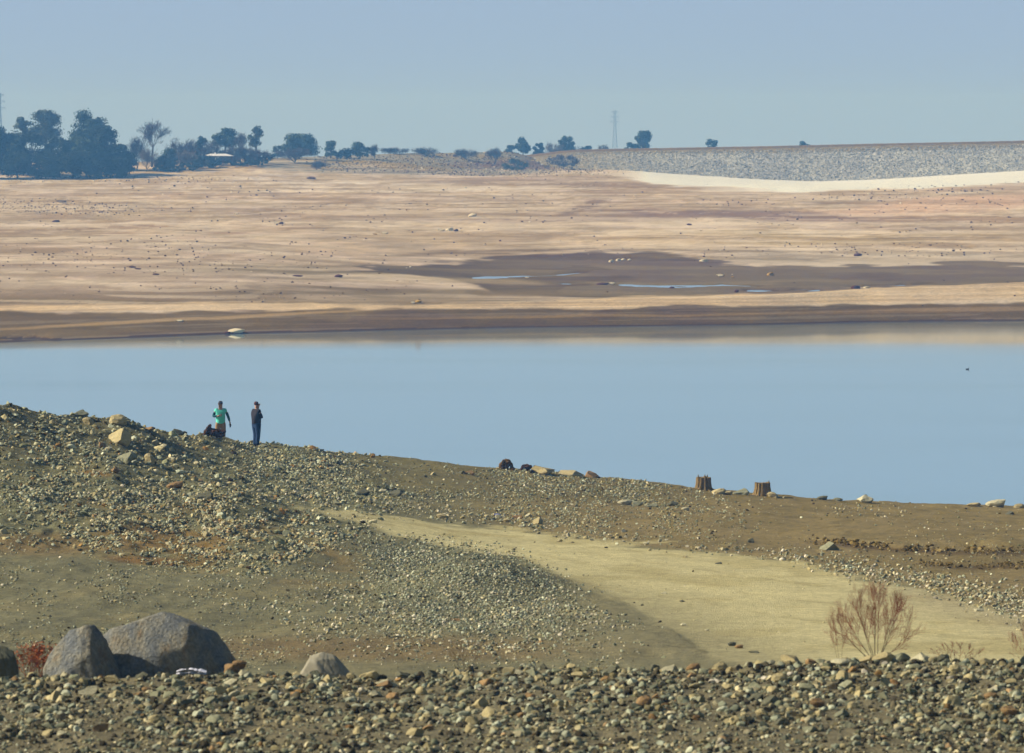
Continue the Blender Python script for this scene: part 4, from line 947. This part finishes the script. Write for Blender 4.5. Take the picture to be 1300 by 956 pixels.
def gnarl(name, label, cat, p, pts, mat, seed, gs=1.):
    """pts: list of polylines [(x,y,z,r)...] in metres, fused into one lumpy mesh"""
    g = np.random.default_rng(seed); V, Fc = [], []
    for pl in pts:
        P_ = np.array(pl, float); n = 10; ts = np.linspace(0, len(P_) - 1, (len(P_) - 1) * 5 + 1); m = 12; n0 = len(V)
        Q = np.stack([np.interp(ts, range(len(P_)), P_[:, i]) for i in range(4)], -1)
        for i, q in enumerate(Q):
            d = Q[min(i + 1, len(Q) - 1), :3] - Q[max(i - 1, 0), :3]; d /= np.linalg.norm(d) + 1e-9
            a = np.cross(d, [.1, 1, .05]); a /= np.linalg.norm(a); b = np.cross(d, a)
            for k in range(m):
                t = 2 * math.pi * k / m; r = q[3] * (1 + g.uniform(-.22, .22) + .15 * math.sin(3 * t + i * .6)) * (.25 if i in (0, len(Q) - 1) else 1)
                V.append(q[:3] + r * (math.cos(t) * a + math.sin(t) * b))
        for i in range(len(Q) - 1):
            for k in range(m): Fc.append((n0 + i * m + k, n0 + i * m + (k + 1) % m, n0 + (i + 1) * m + (k + 1) % m, n0 + (i + 1) * m + k))
    o = link(name, mesh_np(name, np.array(V), np.array(Fc), False), mat, loc=p)
    o.scale = (gs,) * 3
    return tag(o, label, cat)
p = hit(643, 596, 62)
gnarl('root_ball', 'upturned brown root ball on the skyline left of mid picture', 'root ball', p, [
    [(-.3, 0, .0, .14), (-.32, 0, .25, .15), (-.15, 0, .45, .16), (.1, 0, .48, .15), (.28, 0, .3, .12), (.36, 0, .0, .08)], [(-.1, .05, 0, .2), (0, .05, .3, .2), (.05, 0, .5, .1)],
    [(-.3, -.05, .25, .1), (-.42, -.1, .33, .04)], [(.25, -.05, .32, .1), (.38, -.1, .38, .03)], [(.2, -.1, 0, .12), (.42, -.15, .05, .1), (.5, -.1, -.03, .05)]],
    mat_plain('brown_root_wood', tuple(alb((108, 88, 68), 185.)), 9, .5, 1.5, .8, .04), 3, .76)
p = hit(669, 599, 62)
gnarl('root_fragment', 'small dark root standing on short legs right of the root ball', 'root', p, [
    [(-.28, 0, .22, .07), (0, 0, .24, .11), (.25, 0, .22, .08)], [(-.25, 0, .2, .07), (-.24, 0, -.05, .05)], [(.22, 0, .2, .07), (.27, 0, -.05, .04)], [(0, 0, .2, .12), (.1, 0, .06, .1)]], m_dwood, 5)
DP = 172.0
def P3(px_, py_, D): return Vector(((px_ - CX) / F * D, D, H - (py_ - YH) * D / F))
p = hit(272, 556, 62); sc = p.y / F
gnarl('driftwood', 'dark driftwood log with upright root lying before the green shirted person', 'driftwood', p + Vector((0, 0, .12)), [
    [(-.42, 0, -.05, .12), (-.36, 0, .15, .13), (-.22, .02, .38, .10), (-.16, .02, .52, .04)], [(-.38, 0, .05, .13), (-.1, 0, .12, .16), (.2, 0, .1, .15), (.48, -.02, .16, .09), (.56, -.03, .2, .03)],
    [(-.3, .05, .22, .1), (-.05, .05, .26, .05), (.2, .05, .24, .02)], [(-.35, -.1, .1, .1), (-.5, -.2, -.02, .07)], [(.05, -.05, 0, .13), (.35, -.08, -.02, .12), (.5, -.05, 0, .04)], [(-.33, 0, .3, .07), (-.27, 0, .42, .03)]], m_dwood, 9, .88)
p = hit(300, 634, 62)

# ------------------------------------------------------------------ bushes in front
m_redtwig = mat_plain('reddish_twig', tuple(alb((150, 66, 46), 54.)), 30, .7, 1.3, 0)
m_dtwig = mat_plain('dark_stem', tuple(alb((92, 70, 48), 54.)), 30, .7, 1.3, 0)
def bush(px_, D, hpx, wpx, label, name, seed, stems, lev=3, mat=m_redtwig, r0=.008, lean=0., group=None, splay=.95):
    g = np.random.default_rng(seed); base = at(px_, D); s = D / F; h = hpx * s; w = wpx * s
    root = empty(name, base); tag(root, label, name.replace('_', ' '), group)
    main, fine = [], []
    for i in range(stems):
        t = (i + .5) / stems * 2 - 1; ang = t * splay + g.uniform(-.08, .08)
        d = np.array([math.sin(ang) + lean, g.uniform(-.35, .35), math.cos(ang)]); d /= np.linalg.norm(d)
        L = h * .42 * (1 - .2 * abs(t)); q = np.array([t * .03, 0, -.03]); r = r0 * g.uniform(.7, 1.1)
        n = 4
        for k in range(n):
            d = d + g.normal(0, .07, 3) + np.array([0, 0, .06]); d /= np.linalg.norm(d); q2 = q + d * L / n * 1.5
            main.append((q, r * (1 - .15 * k), q2, r * (1 - .15 * (k + 1)))); q = q2
            for _ in range(2 if k else 0):
                sd = g.normal(0, 1, 3); sd -= sd @ d * d; sd /= np.linalg.norm(sd); a = g.uniform(.35, .75)
                branch(fine, [], q, d * math.cos(a) + sd * math.sin(a), h * .17, r * .42, lev - 1, .5, g, 2, .3, .72, .1)
        branch(fine, [], q, d, h * .17, r * .45, lev - 1, .45, g, 3, .3, .75, .1)
    Vm, Fm = tube_mesh(main, 5); Vf, Ff = tube_mesh([(a, max(b, .0012), c, max(e, .0009)) for a, b, c, e in fine], 3)
    top = max(Vf[:, 2].max(), Vm[:, 2].max()); kz = h / top; kx = (w / 2) / np.quantile(np.abs(Vf[:, 0]), .99)
    for A in (Vm, Vf): A[:, 2] *= kz; A[:, 0] *= kx; A[:, 1] *= kx
    link('stem', mesh_np('stem', Vm, Fm, True), m_dtwig, root); link('twigs', mesh_np('twigs', Vf, Ff, False), mat, root)['kind'] = 'stuff'
bush(1112, 54.5, 112, 112, 'leafless reddish bush fanning out above the front rubble at the right', 'bare_bush', 4, 11, 4, r0=.008, splay=1.15)
bush(1066, 54.5, 74, 36, 'thin leafless twig plant just left of the reddish bush', 'twig_plant', 8, 3, 3, r0=.004, splay=.35)
bush(1216, 54.6, 26, 70, 'low wispy dry weed between bush and right edge', 'dry_weed', 12, 6, 2, r0=.002)
bush(1304, 56.5, 60, 46, 'dry brown twigs reaching in at the right picture edge', 'twig_plant', 15, 5, 3, r0=.003)
bush(590, 55.0, 42, 46, 'faint thin grey twig standing above the rubble in mid picture', 'twig_plant', 17, 3, 2, r0=.0025, mat=m_dtwig, splay=.5)
# orange weed
g = np.random.default_rng(5); base = at(50, 55.4); root = empty('orange_weed', base); tag(root, 'orange red weed growing left of the humped grey boulder', 'weed')
segs, tips = [], []
for i in range(40):
    a = g.uniform(0, 6.28); t = g.uniform(.1, .8)
    branch(segs, tips, (g.uniform(-.2, .2), g.uniform(-.1, .1), 0), (math.cos(a) * math.sin(t), math.sin(a) * math.sin(t), math.cos(t)), .17, .003, 2, .5, g, 2)
v, f = tube_mesh(segs, 3); m_or = mat_plain('orange_leaf', tuple(alb((172, 100, 62), 55.)), 12, .6, 1.3, 0)
v[:, 2] *= .5 / v[:, 2].max()
link('stem', mesh_np('stem', v, f, False), m_or, root)
T = np.array(tips); T[:, 2] *= .5 / T[:, 2].max(); T = T[T[:, 2] > .08]; N = len(T) * 2
T = np.repeat(T, 2, 0) + g.normal(0, .012, (N, 3)); a = g.normal(size=(N, 3)); a /= np.linalg.norm(a, axis=1)[:, None]; b = np.cross(a, g.normal(size=(N, 3))); b /= np.linalg.norm(b, axis=1)[:, None]
V = (T[:, None] + np.stack([-a * .010, b * .02, a * .010, -b * .02], 1)).reshape(-1, 3)
link('leaves', mesh_np('leaves', V, np.arange(N * 4).reshape(N, 4), False), m_or, root)

# crumpled white litter
g = np.random.default_rng(3); nx, ny = 34, 18; gx, gy = np.meshgrid(np.linspace(-.2, .2, nx), np.linspace(-.09, .09, ny))
zz = .035 * fbm(gx * 14 + 5, gy * 18 + 3, 2, 4) * 2.2 * (1 - (gx / .22) ** 2) + .02
V = np.stack([gx + .02 * (fbm(gx * 20, gy * 20, 3, 2) - .5), gy + .03 * (fbm(gx * 16 + 9, gy * 20, 4, 2) - .5), zz], -1)
V2 = V.copy(); V2[..., 2] = V2[..., 2] * .3 - .012
i = np.arange(nx * ny).reshape(ny, nx); q = np.stack([i[:-1, :-1], i[:-1, 1:], i[1:, 1:], i[1:, :-1]], -1).reshape(-1, 4)
pp = P3(243, 858, 52.9)
tag(link('plastic_bag', mesh_np('plastic_bag', np.concatenate([V.reshape(-1, 3), V2.reshape(-1, 3)]), np.concatenate([q, q[:, ::-1] + nx * ny]), False), mat_plain('white_plastic', (.78, .77, .82), 8, .9, 1.05, 0, rough=.4), loc=at(243, 53.1) + Vector((0, 0, .10))), 'crumpled white plastic litter in the rubble under the largest boulder', 'litter')
# blue scrap in the path-edge stones
o = link('plastic_scrap', mesh_np('plastic_scrap', *[(lambda v, f: (v, f))(*tube_mesh([((-.1, 0, .04), .035, (.05, 0, .05), .035), ((.05, 0, .05), .035, (.09, 0, .05), .014), ((.09, 0, .05), .014, (.12, 0, .05), .014)], 10))][0]), mat_plain('blue_plastic', (.18, .22, .6), 4, .95, 1.05, 0, rough=.4), loc=hit(631, 655, 62))
tag(o, 'tiny blue plastic scrap among the stones at the upper track edge', 'litter')
# water bird
bp = Vector(((1228 - CX) / F * (H * F / (469 - YH)), H * F / (469 - YH), 0))
m_bird = mat_plain('dark_feathers', (.06, .055, .05), 6, .8, 1.2, 0)
def bird(bp, label, rz):
    V, Fc = ICO[3]; V = V * np.array([.2, .09, .075]); V[:, 2] += .04 + np.clip(-V[:, 0] - .1, 0, 1) * .5; V[:, 1] *= (1 - np.clip(-V[:, 0], 0, .2) * 2.5)
    nv, nf = tube_mesh([((.13, 0, .06), .045, (.18, 0, .16), .03), ((.18, 0, .16), .03, (.2, 0, .19), .03), ((.19, 0, .185), .038, (.235, 0, .185), .03), ((.23, 0, .18), .014, (.29, 0, .17), .005)], 8)
    tri = np.concatenate([nf[:, :3], nf[:, [0, 2, 3]]])
    o = link('duck', mesh_np('duck', np.concatenate([V, nv]), np.concatenate([Fc, tri + len(V)])), m_bird, loc=bp); o.rotation_euler.z = rz; o.scale = (.75, .75, .75)
    tag(o, label, 'duck')
bird(bp, 'small dark water bird floating on the lake at the right', .2)

# ------------------------------------------------------------------ people
def skinned(name, chains, mat, parent, sub=2, loc=None):
    """chains: each (points [(x,y,z,r)], attach index or None); shared points fuse by position"""
    bm = bmesh.new(); lay = bm.verts.layers.skin.verify(); table = {}
    for ch in chains:
        prev = None
        for k, (x_, y_, z_, r_) in enumerate(ch):
            key = (round(x_, 4), round(y_, 4), round(z_, 4))
            if key not in table:
                v = bm.verts.new((x_, y_, z_)); v[lay].radius = (r_, r_); table[key] = v
            v = table[key]
            if prev is not None and prev is not v and bm.edges.get((prev, v)) is None: bm.edges.new((prev, v))
            prev = v
    seen = set(); bm.verts.ensure_lookup_table()
    for v in bm.verts:                      # one root per connected piece
        if v in seen: continue
        v[lay].use_root = True; st_ = [v]
        while st_:
            a = st_.pop()
            if a in seen: continue
            seen.add(a); st_ += [e.other_vert(a) for e in a.link_edges]
    me = bpy.data.meshes.new(name); bm.to_mesh(me); bm.free()
    o = link(name, me, mat, parent, loc)
    sk = o.modifiers.new('Skin', 'SKIN'); sk.use_smooth_shade = True
    sb = o.modifiers.new('Sub', 'SUBSURF'); sb.levels = sub; sb.render_levels = sub
    return o
m_skin = mat_plain('skin', (.42, .24, .17), 8, .95, 1.05, 0, rough=.6)
def person(px_, D, rz, label, arms, shirt_c, sleeve_c, trouser_c, hair_c, hat=False, head_tilt=-.04, spread=.11, hscale=1.11):
    base = at(px_, D); root = empty('person', base, rz); root.scale = (hscale,) * 3; tag(root, label, 'person', None)
    M = lambda n, c: mat_plain(n, c, 14, .85, 1.12, .2, .01)
    mS, mSl, mT, mH = M('shirt_cloth', shirt_c), M('sleeve_cloth', sleeve_c), M('trouser_cloth', trouser_c), M('hair', hair_c)
    pel = (0, 0, .95, .13); sp = (0, 0, 1.15, .13); ch = (0, 0, 1.36, .14); nk = (0, -.01, 1.51, .055); jw = (0, head_tilt, 1.60, .075); sk = (0, head_tilt * .6, 1.69, .106)
    body = [[pel, sp, ch, nk, jw, sk], [jw, (0, head_tilt - .085, 1.635, .016)]]
    for sx in (-1, 1):
        body.append([pel, (sx * .1, 0, .88, .1), (sx * spread, -.02, .5, .06), (sx * spread, .02, .1, .042), (sx * (spread + .01), -.05, .045, .04), (sx * (spread + .02), -.14, .035, .035)])
        body.append([jw, (sx * .075, head_tilt + .02, 1.65, .014)])
    bk = 1.14
    shirt = [[(0, 0, .875, .165 * bk), (0, 0, .93, .175 * bk), (0, 0, 1.15, .175 * bk), (0, 0, 1.36, .17 * bk), (0, 0, 1.47, .085)]]
    sleeves = []
    for (sh_, el, wr, hd) in arms:
        body.append([ch, (*sh_, .055), (*el, .042), (*wr, .028), (*hd, .036)])
        shirt.append([(0, 0, 1.36, .17 * bk), (*sh_, .078), tuple(np.array(sh_) * .55 + np.array(el) * .45) + (.062,)])
        sleeves.append([tuple(np.array(sh_) * .7 + np.array(el) * .3) + (.066,), (*el, .06), tuple(np.array(el) * .12 + np.array(wr) * .88) + (.044,)])
        h_ = np.array(hd); d = h_ - np.array(wr); d /= np.linalg.norm(d); sd = np.cross(d, [0, 1, .2]); sd /= np.linalg.norm(sd); up = np.cross(sd, d)
        for k, L in enumerate((.07, .085, .08, .062)):
            o_ = h_ + sd * (k - 1.5) * .02 + d * .015
            body.append([tuple(o_) + (.011,), tuple(o_ + d * L * .5 + up * .006) + (.0095,), tuple(o_ + d * L * .85 + up * .025) + (.008,)])
        o_ = h_ - sd * .02 - d * .01
        body.append([tuple(o_) + (.012,), tuple(o_ - sd * .03 + d * .025) + (.011,), tuple(o_ - sd * .038 + d * .055) + (.009,)])
    b = skinned('body', body, m_skin, root)
    skinned('shirt' if not hat == 'jacket' else 'jacket', shirt, mS, root)
    for s_ in sleeves: skinned('sleeve', [s_], mSl, root)
    tr = [[(0, 0, 1.14, .15), (0, 0, 1.02, .16), (0, 0, .93, .165)]]
    for sx in (-1, 1): tr.append([(0, 0, .93, .165), (sx * .1, 0, .82, .135), (sx * spread, -.02, .5, .1), (sx * spread, .02, .06, .08)])
    skinned('trousers', tr, mT, root)
    for sx in (-1, 1): skinned('shoe', [[(sx * spread, .05, .045, .045), (sx * (spread + .01), -.06, .045, .048), (sx * (spread + .02), -.16, .035, .038)]], M('shoe_leather', (.06, .05, .04)), root)
    hz = 1.725
    skinned('hair', [[(0, head_tilt * .6 + .035, 1.63, .08), (0, head_tilt * .6 + .03, 1.69, .104), (0, head_tilt * .6 + .02, 1.75, .09), (0, head_tilt * .6 + .01, 1.79, .05)]], mH, root)
    if hat is True:
        skinned('cap', [[(0, head_tilt * .6 + .0, 1.745, .105), (0, head_tilt * .6 - .13, 1.715, .03)]], M('cap_cloth', (.04, .04, .05)), root)
    for sx in (-1, 1):
        V, Fc = ICO[2]; link('eye', mesh_np('eye', V * .011, Fc), M('eye_dark', (.03, .02, .02)), root, (sx * .032, head_tilt * .6 - .098, 1.668))
    return root
a1 = [((-.19, 0, 1.43), (-.29, -.06, 1.18), (-.1, -.2, 1.2), (-.02, -.22, 1.23)), ((.19, 0, 1.43), (.3, .0, 1.17), (.37, -.05, .95), (.385, -.06, .87))]
pe = person(280, 173.5, .05, 'person in a bright turquoise shirt and tan trousers behind the driftwood', a1, (.14, .72, .56), (.015, .09, .11), (.30, .19, .09), (.05, .04, .03), hat=True, head_tilt=-.05)
a2 = [((-.19, 0, 1.43), (-.27, -.07, 1.16), (-.03, -.23, 1.19), (.05, -.24, 1.2)), ((.19, 0, 1.43), (.26, -.1, 1.16), (.04, -.26, 1.15), (-.04, -.25, 1.16))]
p2 = person(325.5, 172, 2.25, 'person in dark grey jacket and blue jeans standing with folded arms', a2, (.026, .023, .03), (.026, .023, .03), (.02, .045, .11), (.10, .035, .025), hat='jacket', head_tilt=-.03, spread=.085)
# what the first person holds in the lowered hand
v, f = tube_mesh([((0, 0, .0), .035, (0, 0, -.13), .03), ((0, 0, .0), .035, (0, 0, .03), .015)], 8)
hb = pe.matrix_world if False else Matrix.Translation(pe.location) @ Matrix.Rotation(.05, 4, 'Z')
tag(link('bottle', mesh_np('bottle', v, f), mat_plain('dark_bottle', (.03, .03, .04), 5, .9, 1.1, 0, rough=.4), loc=hb @ (Vector((.385, -.085, .86)) * 1.11)), 'small dark bottle held in the lowered hand of the turquoise shirted person', 'bottle')
# rocks by the second person's feet
rock(at(333, 171) , .42, 'grey', 'pale grey stone at the feet of the person in the jacket', hsq=.7, rz=.2)
rock(at(336.5, 171.3), .3, 'dark', 'dark stone right beside the feet of the person in the jacket', hsq=.9, rz=.2)

# ------------------------------------------------------------------ haze
def box(name, x0, x1, y0, y1, z0, z1):
    V = np.array([(a, b, c) for a in (x0, x1) for b in (y0, y1) for c in (z0, z1)], float)
    Fc = np.array([(0, 1, 3, 2), (4, 6, 7, 5), (0, 4, 5, 1), (2, 3, 7, 6), (0, 2, 6, 4), (1, 5, 7, 3)])
    return link(name, mesh_np(name, V, Fc, False))
hz = box('haze', -13500, 13500, -260, 2500, -14, 44)
tag(hz, kind='stuff', label='pale blue haze in the air over the reservoir')
m = bpy.data.materials.new('haze_air'); m.use_nodes = True; nt = m.node_tree; nt.nodes.clear()
out = nt.nodes.new('ShaderNodeOutputMaterial'); pvn = nt.nodes.new('ShaderNodeVolumePrincipled')
DEN = float(SIG[2])
pvn.inputs['Color'].default_value = (SIG[0] / DEN, SIG[1] / DEN, 1, 1); pvn.inputs['Absorption Color'].default_value = (1, 1, 1, 1)
pvn.inputs['Density'].default_value = DEN; pvn.inputs['Anisotropy'].default_value = 0.
nt.links.new(pvn.outputs[0], out.inputs['Volume']); hz.data.materials.append(m)

# ------------------------------------------------------------------ light, sky, camera
EL, AZ = rad(32), rad(5)        # sun to the left and slightly beyond
sd = Vector((-math.cos(EL) * math.cos(AZ), math.cos(EL) * math.sin(AZ), math.sin(EL)))
sun = bpy.data.lights.new('sun', 'SUN'); sun.energy = 5.0; sun.angle = rad(.5); sun.color = (1, .93, .82)
so = bpy.data.objects.new('sun', sun); COL.objects.link(so); so.rotation_euler = sd.to_track_quat('Z', 'Y').to_euler()
w = bpy.data.worlds.new('World'); scene.world = w; w.use_nodes = True; nt = w.node_tree
bg = nt.nodes['Background']; sky = nt.nodes.new('ShaderNodeTexSky'); sky.sky_type = 'NISHITA'; sky.sun_disc = False
sky.sun_elevation = EL; sky.sun_rotation = math.atan2(sd.x, sd.y) % (2 * math.pi); sky.altitude = 0; sky.air_density = 1.2; sky.dust_density = 1.5; sky.ozone_density = 1.5
# winter haze bank: below about ten degrees the sky is an even pale blue
SKYSTR, EXPO = .05, .3
tcw = nt.nodes.new('ShaderNodeTexCoord'); sp_ = nt.nodes.new('ShaderNodeSeparateXYZ'); mr_ = nt.nodes.new('ShaderNodeMapRange')
mr_.interpolation_type = 'SMOOTHSTEP'; mr_.inputs[1].default_value = .095; mr_.inputs[2].default_value = .15; mr_.inputs[3].default_value = 1; mr_.inputs[4].default_value = 0
nt.links.new(tcw.outputs['Generated'], sp_.inputs[0]); nt.links.new(sp_.outputs['Z'], mr_.inputs[0])
mx_ = nt.nodes.new('ShaderNodeMix'); mx_.data_type = 'RGBA'
hzc = [c / (SKYSTR * 2 ** EXPO) for c in (.345, .465, .65)]
mx_.inputs[7].default_value = (*hzc, 1)
nt.links.new(mr_.outputs[0], mx_.inputs[0]); nt.links.new(sky.outputs[0], mx_.inputs[6]); nt.links.new(mx_.outputs[2], bg.inputs['Color']); bg.inputs['Strength'].default_value = SKYSTR
cam = bpy.data.cameras.new('camera'); co = bpy.data.objects.new('camera', cam); COL.objects.link(co)
co.location = (0, 0, H); co.rotation_euler = (rad(90), 0, 0)
cam.sensor_width = 36; cam.lens = F / 1300 * 36; cam.shift_y = -(478 - YH) / 1300; cam.clip_end = 60000; cam.clip_start = .5
cam.dof.use_dof = True; cam.dof.focus_distance = 170; cam.dof.aperture_fstop = 4.5
scene.camera = co
vs_ = scene.view_settings; vs_.view_transform = 'Standard'; vs_.look = 'None'; vs_.exposure = EXPO; vs_.gamma = 1; vs_.use_curve_mapping = False
cy = scene.cycles; cy.use_denoising = True; cy.volume_bounces = 0; cy.max_bounces = 6; cy.diffuse_bounces = 1
